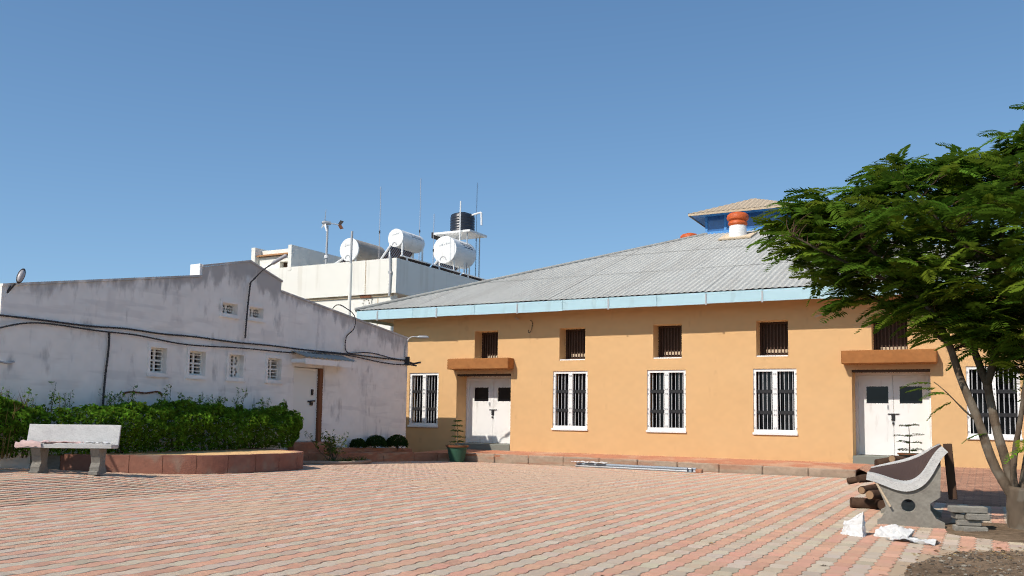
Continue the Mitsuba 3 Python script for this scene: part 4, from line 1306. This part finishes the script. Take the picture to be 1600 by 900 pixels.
gm = [blades(-12.0 + 0.09 * math.sin(k * 2.1), 14.35 + 0.17 * k, 0.06, 0.20, 45, 50 + k, 0.07, (0.07, 0.13, 0.03)) for k in range(8)]
add("grass", cat([m for m, _ in gm]), "leaf", color=np.vstack([c for _, c in gm]), kind="stuff", cat_="grass", label="tufts of green grass in the small curved bed")
mm, cc = blades(-12.75, 7.72, 0.44, 0.85, 120, 71, 0.14, (0.26, 0.19, 0.075), 0.28, 0.008)
m2, c2 = blades(-12.8, 8.0, 0.8, 0.65, 60, 72, 0.16, (0.15, 0.085, 0.05), 0.25, 0.012)
add("dry_grass", cat([mm, m2]), "leaf", color=np.vstack([cc, c2]), cat_="grass", label="tall dry straw coloured grass clump at the left end of the hedge")


# ------------------------------------------------------------------ tree
TR = thing("tree", "feathery leaved young tree with several slender trunks leaning over the yard", "tree")
trunk = tube(spline([(0.27, 11.0, -0.06), (0.265, 11.0, 0.05), (0.255, 11.0, 0.2), (0.25, 11.0, 0.36), (0.26, 11.0, 0.48)], 14), np.r_[[0.15, 0.13], np.linspace(0.118, 0.10, 12)], 14)
tk = add("trunk", roughen(trunk, 0.012, 9, 1), "bark", TR, smooth=True)
limbs = [
    ([(0.24, 11.0, 0.30), (0.17, 11.0, 0.45), (0.06, 11.0, 0.66), (-0.09, 11.0, 1.16), (-0.26, 11.0, 1.65), (-0.38, 10.97, 2.08), (-0.72, 10.9, 2.65), (-1.25, 10.8, 3.25)], 0.056, 0.02),
    ([(0.26, 11.02, 0.32), (0.19, 11.04, 0.6), (0.12, 11.05, 0.89), (0.04, 11.1, 1.3), (0.0, 11.1, 1.62)], 0.052, 0.042),
    ([(0.0, 11.1, 1.58), (-0.07, 11.13, 1.8), (-0.13, 11.15, 2.01), (-0.25, 11.25, 2.7), (-0.2, 11.35, 3.5)], 0.042, 0.018),
    ([(0.0, 11.1, 1.58), (0.06, 11.05, 1.8), (0.10, 11.0, 2.07), (0.14, 10.9, 2.8), (0.35, 10.8, 3.7)], 0.042, 0.018),
    ([(0.28, 11.0, 0.32), (0.33, 10.98, 0.6), (0.38, 10.95, 0.9), (0.47, 10.9, 1.35), (0.65, 10.8, 2.2), (1.05, 10.7, 3.0), (1.4, 10.6, 3.9)], 0.05, 0.018),
    ([(0.26, 10.98, 0.40), (0.22, 10.93, 0.62), (0.24, 10.9, 0.85), (0.30, 10.85, 1.2), (0.36, 10.75, 1.6), (0.5, 10.4, 2.6)], 0.035, 0.014),
    ([(-0.38, 10.97, 2.05), (-0.75, 11.15, 2.35), (-1.3, 11.4, 2.7), (-1.9, 11.5, 3.0)], 0.03, 0.012),
    ([(-0.72, 10.9, 2.65), (-1.3, 10.5, 2.9), (-1.9, 10.3, 3.25)], 0.024, 0.01),
    ([(0.12, 10.9, 2.8), (-0.4, 10.4, 3.3), (-0.8, 10.1, 3.8)], 0.024, 0.01),
    ([(-0.25, 11.25, 2.7), (-0.7, 11.6, 3.2), (-1.0, 11.8, 3.8)], 0.024, 0.01),
    ([(0.65, 10.8, 2.2), (1.3, 11.3, 2.6), (2.0, 11.6, 3.0)], 0.028, 0.01),
    ([(-0.09, 11.0, 1.16), (-0.18, 10.97, 1.24), (-0.34, 10.93, 1.42), (-0.52, 10.9, 1.60)], 0.010, 0.004),
]
LP = []
mat("youngbark", bump(pr((0.075, 0.06, 0.04), 0.9, 0.2), bark_bump, 0.008))
for i, (pts, ra, rb) in enumerate(limbs):
    P = spline(pts, 26)
    mm = tube(P, np.linspace(ra, rb, 26), 10)
    add("limb", roughen(mm, 0.006, 11, i), "bark" if i in (0, 1, 4, 5) else "youngbark", TR, smooth=True)
    if i != 11:
        LP.append(P[8:])
LP = np.vstack(LP)

NPIN = 13


def frond_template(L, seed):
    r = rng(seed)
    V, f = [], []
    t = np.linspace(0, 1, 8)
    droop = r.uniform(0.15, 0.42)
    ax = np.c_[t * L, np.zeros(8), 0.06 * L * np.sin(t * 2.2) - droop * L * t ** 2]
    for i in range(8):
        w = 0.0035 * (1 - 0.7 * t[i])
        V += [ax[i] + (0, w, 0), ax[i] - (0, w, 0)]
    for i in range(7):
        a = 2 * i
        f += [(a, a + 1, a + 3), (a, a + 3, a + 2)]
    for k in range(NPIN):
        tt = 0.14 + 0.86 * (k + 0.5) / NPIN
        c = np.array([np.interp(tt, t, ax[:, j]) for j in range(3)])
        pl = 0.27 * L * (math.sin(math.pi * min(1, 0.16 + 0.80 * tt)) ** 0.7) * r.uniform(0.88, 1.08)
        for s in (-1, 1):
            fwd = 0.28 + 0.5 * tt + r.normal(0, 0.06)
            d = np.array([math.sin(fwd), s * math.cos(fwd), -0.16 + r.normal(0, 0.07)])
            w = np.array([math.cos(fwd), -s * math.sin(fwd), 0.0]) * (0.046 * L)
            i0 = len(V)
            V += [c, c + d * pl * 0.45 + w + (0, 0, 0.004), c + d * pl + (0, 0, -0.05 * pl), c + d * pl * 0.45 - w + (0, 0, 0.004)]
            f += [(i0, i0 + 1, i0 + 2), (i0, i0 + 2, i0 + 3)]
    return np.array(V), np.array(f)


TEMPL = [frond_template(1.0, 100 + k) for k in range(5)]
OUT = Polygon([(-2.35, 3.22), (-2.30, 3.55), (-2.08, 3.86), (-1.68, 3.98), (-1.36, 3.92), (-1.15, 4.20), (-0.95, 4.28), (-0.55, 4.22), (-0.2, 4.22), (0.12, 4.24), (0.40, 4.45), (0.9, 4.75), (1.7, 4.8), (2.5, 4.3), (2.8, 3.4),
               (2.3, 2.3), (1.4, 1.5), (0.75, 1.15), (0.42, 1.45), (0.12, 1.72), (-0.30, 1.90), (-0.62, 2.05), (-0.9, 2.28), (-1.25, 2.45), (-1.6, 2.36), (-1.72, 2.45), (-1.5, 2.68), (-1.8, 2.86), (-2.1, 2.95)]).buffer(-0.10)
R = rng(61)
tips = []
minx, minz, maxx, maxz = OUT.bounds
while len(tips) < 840:
    x, z = R.uniform(minx, maxx), R.uniform(minz, maxz)
    if not OUT.contains(Point(x, z)):
        continue
    de = OUT.exterior.distance(Point(x, z))
    yy = 11.0 + R.uniform(-1, 1) * min(1.7, 0.12 + 1.7 * de)
    tips.append((x, yy, z))
tips = np.array(tips)
twigs = []
fr = []
for tpt in tips:
    d = np.linalg.norm(LP - tpt, axis=1) + 0.6 * np.maximum(0, LP[:, 2] - tpt[2] + 0.1)
    b = LP[np.argmin(d)]
    ln_ = np.linalg.norm(tpt - b)
    mid = (b + tpt) / 2 + R.normal(0, 0.05, 3) * min(1, ln_ * 1.5) + (0, 0, 0.04 * min(1, ln_))
    twigs.append(tube(spline([b, mid, tpt], 7), np.linspace(0.007, 0.003, 7), 5, False))
    out = tpt - b
    out = out / (np.linalg.norm(out) + 1e-9)
    az0 = math.atan2(out[1], out[0])
    nf = R.integers(5, 9)
    for k in range(nf):
        az = az0 + R.normal(0, 1.15)
        fr.append((tpt + R.normal(0, 0.035, 3), az, R.normal(0.10, 0.26), R.uniform(0.24, 0.48), R.normal(0, 0.35)))
for q in LP[::2]:
    if q[2] > 2.1:
        for k in range(4):
            fr.append((q + R.normal(0, 0.03, 3), R.uniform(0, 2 * math.pi), R.normal(0.2, 0.25), R.uniform(0.28, 0.42), R.normal(0, 0.3)))
for k, (az, el) in enumerate(((2.9, 0.2), (3.3, 0.0), (3.9, -0.1), (2.4, 0.3), (3.1, -0.35))):
    fr.append((np.array([-0.50 + 0.05 * k, 10.9, 1.58 - 0.045 * k]), az, el, 0.36, 0.1))
for q, az, el in (((0.33, 10.8, 1.05), -0.6, -0.2), ((0.3, 10.8, 1.0), -1.6, -0.3), ((0.36, 10.78, 1.2), 0.4, -0.1), ((0.02, 11, 1.05), 3.4, -0.1), ((0.45, 10.85, 1.3), -0.9, -0.1), ((0.34, 10.8, 0.9), -2.4, -0.2)):
    fr.append((np.array(q), az, el, 0.30, 0.0))
add("twigs", cat(twigs), "wooddark", TR, kind="stuff")


def place(fd, k):
    p, az, el, L, roll = fd
    V, f = TEMPL[k % 5]
    V = V * L
    cr_, sr_ = math.cos(roll), math.sin(roll)
    V = np.c_[V[:, 0], V[:, 1] * cr_ - V[:, 2] * sr_, V[:, 1] * sr_ + V[:, 2] * cr_]
    ce, se = math.cos(el), math.sin(el)
    V = np.c_[V[:, 0] * ce - V[:, 2] * se, V[:, 1], V[:, 0] * se + V[:, 2] * ce]
    cz_, sz2 = math.cos(az), math.sin(az)
    V = np.c_[V[:, 0] * cz_ - V[:, 1] * sz2, V[:, 0] * sz2 + V[:, 1] * cz_, V[:, 2]]
    return V + p, f


pts = np.array([q[0] for q in fr])
px2, dz2 = project(pts)
vis = (px2[:, 0] > 0) & (px2[:, 0] < 1600) & (px2[:, 1] > 0) & (px2[:, 1] < 900)
show = np.where(vis, np.array([q[3] for q in fr]) / dz2, 0) + np.where(vis, 0.004 * (pts[:, 1] < 10.6), 0)
order_f = np.argsort(-show)
RC = rng(62)
fcol = np.array([0.080, 0.165, 0.018]) * np.exp(RC.normal(0, 0.33, (len(fr), 1)))
yl = (RC.uniform(size=(len(fr), 1)) ** 2.1) * 0.60
fcol = fcol * (1 - yl) + yl * np.array([0.30, 0.36, 0.035])
big_v, big_f, big_c, o = [], [], [], 0
crown_key = key("crown", TR)
for rank, i in enumerate(order_f):
    V, f = place(fr[i], int(i))
    c = np.broadcast_to(fcol[i], V.shape)
    if rank < 300:
        k_ = key("frond", crown_key)
        scene[k_] = mikit.ply(trimesh.Trimesh(V, f, process=False), MAT["leaf"], color=c)
    else:
        big_v.append(V); big_f.append(f + o); big_c.append(c); o += len(V)
scene[crown_key] = mikit.ply(trimesh.Trimesh(np.vstack(big_v), np.vstack(big_f), process=False), MAT["leaf"], color=np.vstack(big_c))
tag(crown_key, kind="stuff")


# ------------------------------------------------------------------ garden benches
def bench(label, origin, ang, L, prof_pts, thick, seatmat, legs, z0, name="garden_bench"):
    """local axes: s from front to back, l along the bench; ang turns s into the plan"""
    t = thing(name, label, "bench", "precast garden benches")
    ca_, sa_ = math.cos(ang), math.sin(ang)

    def world(s, l, z):
        s, l, z = np.broadcast_arrays(np.asarray(s, float), np.asarray(l, float), np.asarray(z, float))
        return np.stack([origin[0] + ca_ * s - sa_ * l, origin[1] + sa_ * s + ca_ * l, z0 + z], -1)
    P = spline(np.c_[np.array(prof_pts), np.zeros(len(prof_pts))], 26)[:, :2]
    d = np.gradient(P, axis=0); d /= np.linalg.norm(d, axis=1, keepdims=True)
    nn = np.c_[-d[:, 1], d[:, 0]]
    top_, bot_ = P + nn * thick / 2, P - nn * thick / 2
    return t, world, P, top_, bot_


def slab(world, outline, l0, l1, b=0.006):
    poly = Polygon(outline).buffer(0)
    m = trimesh.creation.extrude_polygon(poly, l1 - l0, engine="earcut")
    v = np.array(m.vertices)
    w = world(v[:, 0], l0 + v[:, 2], v[:, 1])
    mm = trimesh.Trimesh(w, m.faces, process=False)
    if mm.volume < 0:
        mm.invert()
    return mm


# right bench seen end-on: one curved white slab on pierced concrete end walls
ang = math.radians(4)
prof = [(0.0, 0.545), (0.12, 0.515), (0.28, 0.455), (0.42, 0.435), (0.55, 0.50), (0.66, 0.66), (0.74, 0.80), (0.80, 0.865)]
t, W, P, tp, bt = bench("curved white bench seen end-on near the tree, round hole in its end wall", (-1.22, 10.72), ang, 1.5, prof, 0.055, "terrazzo", None, 0.0)
L_ = 1.5


def rim(l0, l1, flat, th):
    """part of the warped slab: the dip of the profile flattens towards the far end"""
    V, n_ = [], len(P)
    chord = np.interp(P[:, 0], [P[0, 0], P[-1, 0]], [P[0, 1], P[-1, 1]])
    for l in np.linspace(l0, l1, 5):
        k = flat * l / L_
        q = np.c_[P[:, 0], P[:, 1] * (1 - k) + chord * k]
        d_ = np.gradient(q, axis=0); d_ /= np.linalg.norm(d_, axis=1, keepdims=True)
        nn_ = np.c_[-d_[:, 1], d_[:, 0]]
        V.append(np.vstack([W(q[:, 0] + nn_[:, 0] * th / 2, l, q[:, 1] + nn_[:, 1] * th / 2), W(q[:, 0] - nn_[:, 0] * th / 2, l, q[:, 1] - nn_[:, 1] * th / 2)[::-1]]))
    m_ = 2 * n_
    f = []
    for i in range(4):
        for j in range(m_):
            a_, b_ = i * m_ + j, i * m_ + (j + 1) % m_
            f += [(a_, b_, b_ + m_), (a_, b_ + m_, a_ + m_)]
    for e, o_ in ((0, 0), (1, 4 * m_)):
        for j in range(n_ - 1):
            q_ = (o_ + j, o_ + j + 1, o_ + m_ - 2 - j, o_ + m_ - 1 - j)
            f += [(q_[0], q_[2], q_[1]), (q_[0], q_[3], q_[2])] if e == 0 else [(q_[0], q_[1], q_[2]), (q_[0], q_[2], q_[3])]
    mm_ = trimesh.Trimesh(np.vstack(V), f, process=False)
    if mm_.volume < 0:
        mm_.invert()
    return mm_


add("slab_rim", rim(0.0, 0.16, 0.85, 0.085), "terrazzo", t, smooth=30)
add("slab_rim", rim(L_ - 0.14, L_, 0.85, 0.07), "terrazzo", t, smooth=30)
add("seat", rim(0.1605, L_ - 0.1405, 0.85, 0.05), "brownseat", t, smooth=30, label="dark brown seat surface between the white rims")
endw = Polygon([(0.10, 0.0), (0.78, 0.0), (0.78, 0.06), (0.70, 0.10), (0.64, 0.20), (0.64, 0.27), (0.74, 0.34), (0.755, 0.70)] + [tuple(q) for q in (bt - (0, 0.02))[::-1] if 0.05 < q[0] < 0.70] + [(0.09, 0.47), (0.17, 0.28), (0.20, 0.2), (0.14, 0.08), (0.10, 0.06)]).buffer(0)
hole = Point(0.42, 0.235).buffer(0.072, 12)
for l0 in (0.04, L_ - 0.18):
    ew = endw.difference(hole)
    m = trimesh.creation.extrude_polygon(ew, 0.11, engine="earcut")
    v = np.array(m.vertices)
    mm = trimesh.Trimesh(W(v[:, 0], l0 + v[:, 2], v[:, 1]), m.faces, process=False)
    if mm.volume < 0:
        mm.invert()
    add("end_wall", mm, "concrete", t)
# plank behind it
pk = bbox(-0.045, 0.045, -0.02, 0.02, 0, 0.62, 0.006)
pk.apply_transform(trimesh.transformations.rotation_matrix(math.radians(-4), (0, 1, 0)))
pk.apply_translation((-0.37, 11.15, 0.30))
add("plank", pk, "wooddark", label="dark brown plank leaning on the back of the end-on bench", cat_="plank")
stick = tube([W(0.10, 0.02, 0.47), W(0.24, -0.02, 0.22)], 0.012, 6)
add("stick", stick, "beige", label="pale stick leaning on the near end wall of the end-on bench", cat_="stick")

# left bench
ang2 = math.atan2(0.8, -0.6)
C0 = np.array([-11.38, 8.02])
zl = float(g(*C0)) + 0.0
prof2 = [(0.0, 0.395), (0.13, 0.388), (0.27, 0.382), (0.36, 0.39)]
t, W, P, tp, bt = bench("straight backed grey white garden bench in front of the terrace", tuple(C0), ang2, 1.45, prof2, 0.055, "terrazzo", None, zl)
add("seat", slab(W, np.vstack([tp, bt[::-1]]), -0.63, 0.63), "terrazzo", t, smooth=30)
bk = np.array([(0.37, 0.41), (0.415, 0.39), (0.50, 0.68), (0.455, 0.69)])
add("backrest", slab(W, bk, -0.62, 0.62), "terrazzo", t)
legp = Polygon([(0.0, 0.0), (0.44, 0.0), (0.44, 0.05), (0.38, 0.08), (0.35, 0.14), (0.37, 0.24), (0.42, 0.367), (0.03, 0.362), (0.09, 0.25), (0.12, 0.16), (0.06, 0.10), (0.06, 0.05), (0.0, 0.04)])
for l0 in (-0.46, 0.32):
    m = trimesh.creation.extrude_polygon(legp, 0.12, engine="earcut")
    v = np.array(m.vertices)
    mm = trimesh.Trimesh(W(v[:, 0], l0 + v[:, 2], v[:, 1]), m.faces, process=False)
    if mm.volume < 0:
        mm.invert()
    add("leg", mm, "concrete", t)
# rags and litter on that bench


def cloth(center, ux, uy, w, h, seed, amp=0.03, zf=None):
    n_ = 18
    a, b = np.meshgrid(np.linspace(-0.5, 0.5, n_), np.linspace(-0.5, 0.5, n_), indexing="ij")
    pz_ = amp * (meshkit.fbm(np.c_[a.ravel() * 5 + seed, b.ravel() * 5, 0 * a.ravel()], 3) - 0.3).reshape(a.shape)
    edge = 1 + 0.35 * (meshkit.fbm(np.c_[a.ravel() * 3 + seed * 3, b.ravel() * 3 + 7, 0 * a.ravel()], 2) - 0.5).reshape(a.shape)
    P = np.asarray(center) + (a * w * edge)[..., None] * np.asarray(ux) + (b * h * edge)[..., None] * np.asarray(uy)
    P[..., 2] += pz_
    if zf is not None:
        P = zf(P, a, b)
    f = []
    for i in range(n_ - 1):
        for j in range(n_ - 1):
            q = i * n_ + j
            f += [(q, q + n_, q + n_ + 1), (q, q + n_ + 1, q + 1)]
    return trimesh.Trimesh(P.reshape(-1, 3), f, process=False)


ul = np.array([-math.sin(ang2), math.cos(ang2), 0.0]); us = np.array([math.cos(ang2), math.sin(ang2), 0.0])


def hang(P, a, b):
    # the part beyond the front edge hangs down
    s = (P[..., :2] - C0) @ us[:2]
    over = np.minimum(s + 0.02, 0)
    P[..., :2] -= over[..., None] * us[:2] * 0.9
    P[..., 2] += over * (1.0)
    return P


add("torn_sack", cloth(W(0.12, 0.46, 0.44), -ul, us, 0.34, 0.42, 3, 0.06, hang), "scrap", smooth=True, label="torn pinkish sack draped over the left end of the straight bench", cat_="sack")
add("rag", cloth(W(0.20, 0.08, 0.43), ul, us, 0.5, 0.2, 5, 0.06), "scrap", smooth=True, label="crumpled pink rag in the middle of the straight bench seat", cat_="rag")
add("rag", cloth(W(0.20, -0.40, 0.43), ul, us, 0.34, 0.16, 9, 0.06), "plastic", smooth=True, label="crumpled whitish rag at the right end of the straight bench seat", cat_="rag")

# ------------------------------------------------------------------ logs, blocks, sacks, pipes
logs = [((-1.62, 12.50, 0.09), (-0.75, 12.75, 0.10), 0.085, "lowest log, its dark end nearest the yard, in the pile behind the end-on bench"),
        ((-1.66, 12.55, 0.36), (-0.80, 12.80, 0.52), 0.055, "thin upper log reaching farthest left from the pile"),
        ((-1.52, 12.48, 0.40), (-0.70, 13.0, 0.50), 0.06, "log beside the uppermost thin one, hollow dark end"),
        ((-1.36, 12.25, 0.22), (-0.95, 13.2, 0.26), 0.075, "short log with a pale sawn end facing the camera"),
        ((-1.46, 12.30, 0.27), (-1.0, 13.3, 0.30), 0.06, "small log with a pale sawn end left of the larger one"),
        ((-1.30, 12.55, 0.60), (-0.60, 13.0, 0.64), 0.075, "topmost log lying across the pile"),
        ((-1.22, 12.3, 0.09), (-0.8, 13.2, 0.09), 0.08, "log on the ground close behind the end-on bench"),
        ((-1.10, 12.4, 0.68), (-0.72, 13.1, 0.62), 0.06, "pale knotty log on top beside the potted plant")]
R = rng(81)
mat("sawn", pr((0.30, 0.19, 0.11), 0.9, 0.2))
for i, (a, b, r_, lab) in enumerate(logs):
    a, b = np.array(a), np.array(b)
    pts = spline([a, (a + b) / 2 + R.normal(0, 0.02, 3), b], 14)
    r_ *= 0.84
    mm = roughen(tube(pts, r_ * (1 + R.normal(0, 0.05, 14)), 14), 0.012, 12, i)
    lk = thing("log", lab, "log", "logs in a pile behind the bench")
    add("bark", mm, "log", lk, smooth=50)
    dd = (a - b) / np.linalg.norm(a - b)
    add("sawn_end", tube([a + dd * 0.001, a + dd * 0.008], r_ * 0.86, 14), "sawn" if i in (3, 4, 7) else "wooddark", lk)

blk = [(-0.36, -0.12, 10.62, 10.76, 0.0, 0.068, "lowest block at the left of the small paving block stack"),
       (-0.27, -0.04, 10.58, 10.70, 0.0, 0.066, "lowest block in front of the small paving block stack"),
       (-0.33, -0.10, 10.62, 10.74, 0.070, 0.132, "second layer block of the small paving block stack"),
       (-0.36, -0.27, 10.62, 10.78, 0.134, 0.19, "small half block on the left side of the block stack"),
       (-0.24, -0.02, 10.60, 10.72, 0.134, 0.20, "light edged block near the top right of the block stack"),
       (-0.40, -0.04, 10.62, 10.78, 0.203, 0.268, "topmost long block of the small stack by the tree")]
for x0, x1, y0, y1, z0, z1, lab in blk:
    m = roughen(bbox(-(x1 - x0) / 2, (x1 - x0) / 2, -(y1 - y0) / 2, (y1 - y0) / 2, 0, z1 - z0, 0.008).subdivide_to_size(0.05), 0.004, 15, int(z0 * 100) + 3)
    m.apply_transform(trimesh.transformations.rotation_matrix(R.normal(0.35, 0.12), (0, 0, 1)))
    m.apply_translation(((x0 + x1) / 2, (y0 + y1) / 2, z0 + 0.002))
    add("paving_block", m, "concrete", label=lab, cat_="block", group="spare paving blocks in a stack")


def sack(pts, seed, label, amp=0.05):
    h = trimesh.convex.convex_hull(np.array(pts))
    h = h.subdivide_to_size(0.022)
    v = np.array(h.vertices)
    nrm = np.array(h.vertex_normals)
    k = 1.6 * (meshkit.fbm(v * 8 + seed, 4) - 0.5)
    ridge = np.minimum(np.abs(meshkit.noise(v * 9 + 3 * seed) - 0.5), np.abs(meshkit.noise(v * (14, 9, 22) + 5 * seed) - 0.5))
    v = v + nrm * (amp * k - 0.5 * amp * np.clip(1 - ridge / 0.10, 0, 1))[:, None]
    v[:, 2] = np.maximum(v[:, 2], 0.004)
    add("plastic_sack", trimesh.Trimesh(v, h.faces, process=False), "plastic", smooth=25, label=label, cat_="sack")


sack([(-1.35, 9.55, 0), (-1.12, 9.45, 0), (-1.10, 9.68, 0), (-1.32, 9.75, 0), (-1.13, 9.56, 0.25), (-1.18, 9.62, 0.23), (-1.31, 9.6, 0.15), (-1.12, 9.66, 0.2)], 1, "upright crumpled white plastic sack on the paving, left of two", 0.035)
sack([(-1.05, 9.62, 0), (-0.75, 9.55, 0), (-0.70, 9.85, 0), (-1.0, 9.9, 0), (-1.0, 9.72, 0.10), (-0.82, 9.74, 0.15), (-0.66, 9.74, 0.10)], 4, "flat white plastic sack lying before the end-on bench", 0.04)
cl = cloth((-0.66, 9.42, 0.012), (0.95, -0.25, 0), (0.2, 0.9, 0), 0.44, 0.26, 11, 0.10)
vv = np.array(cl.vertices); vv[:, 2] = np.maximum(vv[:, 2], 0.006); cl.vertices = vv
add("plastic_sheet", cl, "plastic", smooth=True, label="shredded white plastic sheet trailing towards the soil patch", cat_="plastic sheet")

for i in range(6):
    y = 18.92 + 0.05 * (i % 3)
    z = 0.03 + 0.05 * (i // 3)
    P = spline([(-8.5 + 0.12 * (i % 2), y + 0.14, z), (-7.2, y + 0.03 + 0.02 * math.sin(i), z), (-5.75 + 0.08 * (i % 3), y - 0.12, z)], 16)
    add("conduit_pipe", tube(P, 0.026, 8), "bluepipe" if i % 2 else "steel", smooth=True, group="grey pipes in a bundle",
        label=["nearest of the grey pipes lying along the walkway kerb", "second bottom grey pipe of the bundle by the walkway kerb", "bottom grey pipe tight against the walkway kerb", "front pipe of the upper layer of the bundle", "middle pipe of the upper layer of the bundle", "back pipe of the upper layer, nearest the kerb"][i], cat_="pipe")
for i, x in enumerate((-8.45, -8.15, -7.85)):
    c = cloth((x, 19.08 - 0.03 * i, 0.115), (1, -0.1, 0), (0.1, 1, 0), 0.26, 0.24, 20 + i, 0.06)
    add("packing_scrap", c, "plastic", smooth=True, cat_="packing scrap", label=["white packing scrap at the very left end of the pipe bundle", "white packing scrap second from the left on the pipe bundle", "white packing scrap third from the left on the pipe bundle"][i])
add("brick_bit", roughen(bbox(-5.55, -5.42, 18.72, 18.84, 0.0, 0.09, 0.01).subdivide_to_size(0.04), 0.012, 14, 3), "red", label="broken red brick at the right end of the pipe bundle", cat_="brick")


# ------------------------------------------------------------------ potted plants
def potted(x, y, z, r, h, ph, seed, label, whorls):
    t = thing("potted_plant", label, "potted plant", "potted plants by the doors")
    pot = lathe([(0.0, 0.0), (0.62 * r, 0.0), (0.70 * r, 0.1 * h), (0.9 * r, 0.7 * h), (0.95 * r, 0.86 * h), (1.06 * r, 0.88 * h), (1.08 * r, h), (0.95 * r, h), (0.9 * r, 0.85 * h)], 30, (x, y, z))
    p = add("pot", roughen(pot, 0.006, 10, seed), "potgreen", t, smooth=40)
    add("rim", lathe([(1.065 * r, 0.885 * h), (1.09 * r, 0.89 * h), (1.10 * r, 1.005 * h), (0.97 * r, 1.005 * h)], 30, (x, y, z)), "brownpaint", p, smooth=40)
    add("soil", lathe([(0.96 * r, 0.93 * h), (0.0, 0.96 * h)], 24, (x, y, z)), "potsoil", p)
    add("stem", tube([(x, y, z + 0.9 * h), (x + 0.01, y, z + h + 0.5 * ph), (x, y, z + h + ph)], [0.012, 0.009, 0.004], 6), "bark", t)
    R = rng(seed)
    for (zf, rad, nb) in whorls:
        ms, cs = [], []
        for k in range(nb):
            a = 2 * math.pi * k / nb + R.uniform(-0.3, 0.3)
            n_ = 46
            tz = R.uniform(-0.2, 1.8)
            s = R.uniform(0.1, 1, n_) ** 0.8
            base = np.c_[np.cos(a) * s * rad, np.sin(a) * s * rad, rad * (0.30 * s - 0.26 * s ** 2) * tz]
            off = R.normal(0, 1, (n_, 3)) * np.array([0.016, 0.016, 0.010]) * (1.15 - 0.6 * s)[:, None]
            Pp = base + off + (x, y, z + h + zf * ph)
            ms.append(leaf_cloud(Pp, R.normal(size=(n_, 3)) + (0, 0, 1.5), R.uniform(0.03, 0.055, n_), R, 0.28))
            cs.append(greens(n_, 4, seed * 7 + k, (0.04, 0.07, 0.025), 0.3, 0.15))
            ms.append(tube([(x, y, z + h + zf * ph), tuple(np.array([np.cos(a) * rad * .9, np.sin(a) * rad * .9, 0.04 * rad * tz]) + (x, y, z + h + zf * ph))], [0.005, 0.002], 4, False))
            cs.append(np.tile([[0.06, 0.07, 0.03]], (len(ms[-1].vertices), 1)))
        add("branch_whorl", cat(ms), "leaf", t, color=np.vstack(cs))


potted(-11.70, 18.98, 0.0, 0.265, 0.42, 0.62, 91, "tiered conifer in a green pot below the kerb by the left door", [(0.12, 0.2, 4), (0.32, 0.22, 4), (0.55, 0.18, 4), (0.76, 0.16, 4), (0.96, 0.12, 4)])
potted(-1.50, 20.75, 0.235, 0.22, 0.26, 0.62, 95, "tiered conifer in a green pot on the walkway by the right door", [(0.10, 0.27, 5), (0.36, 0.25, 4), (0.60, 0.30, 4), (0.94, 0.2, 4)])
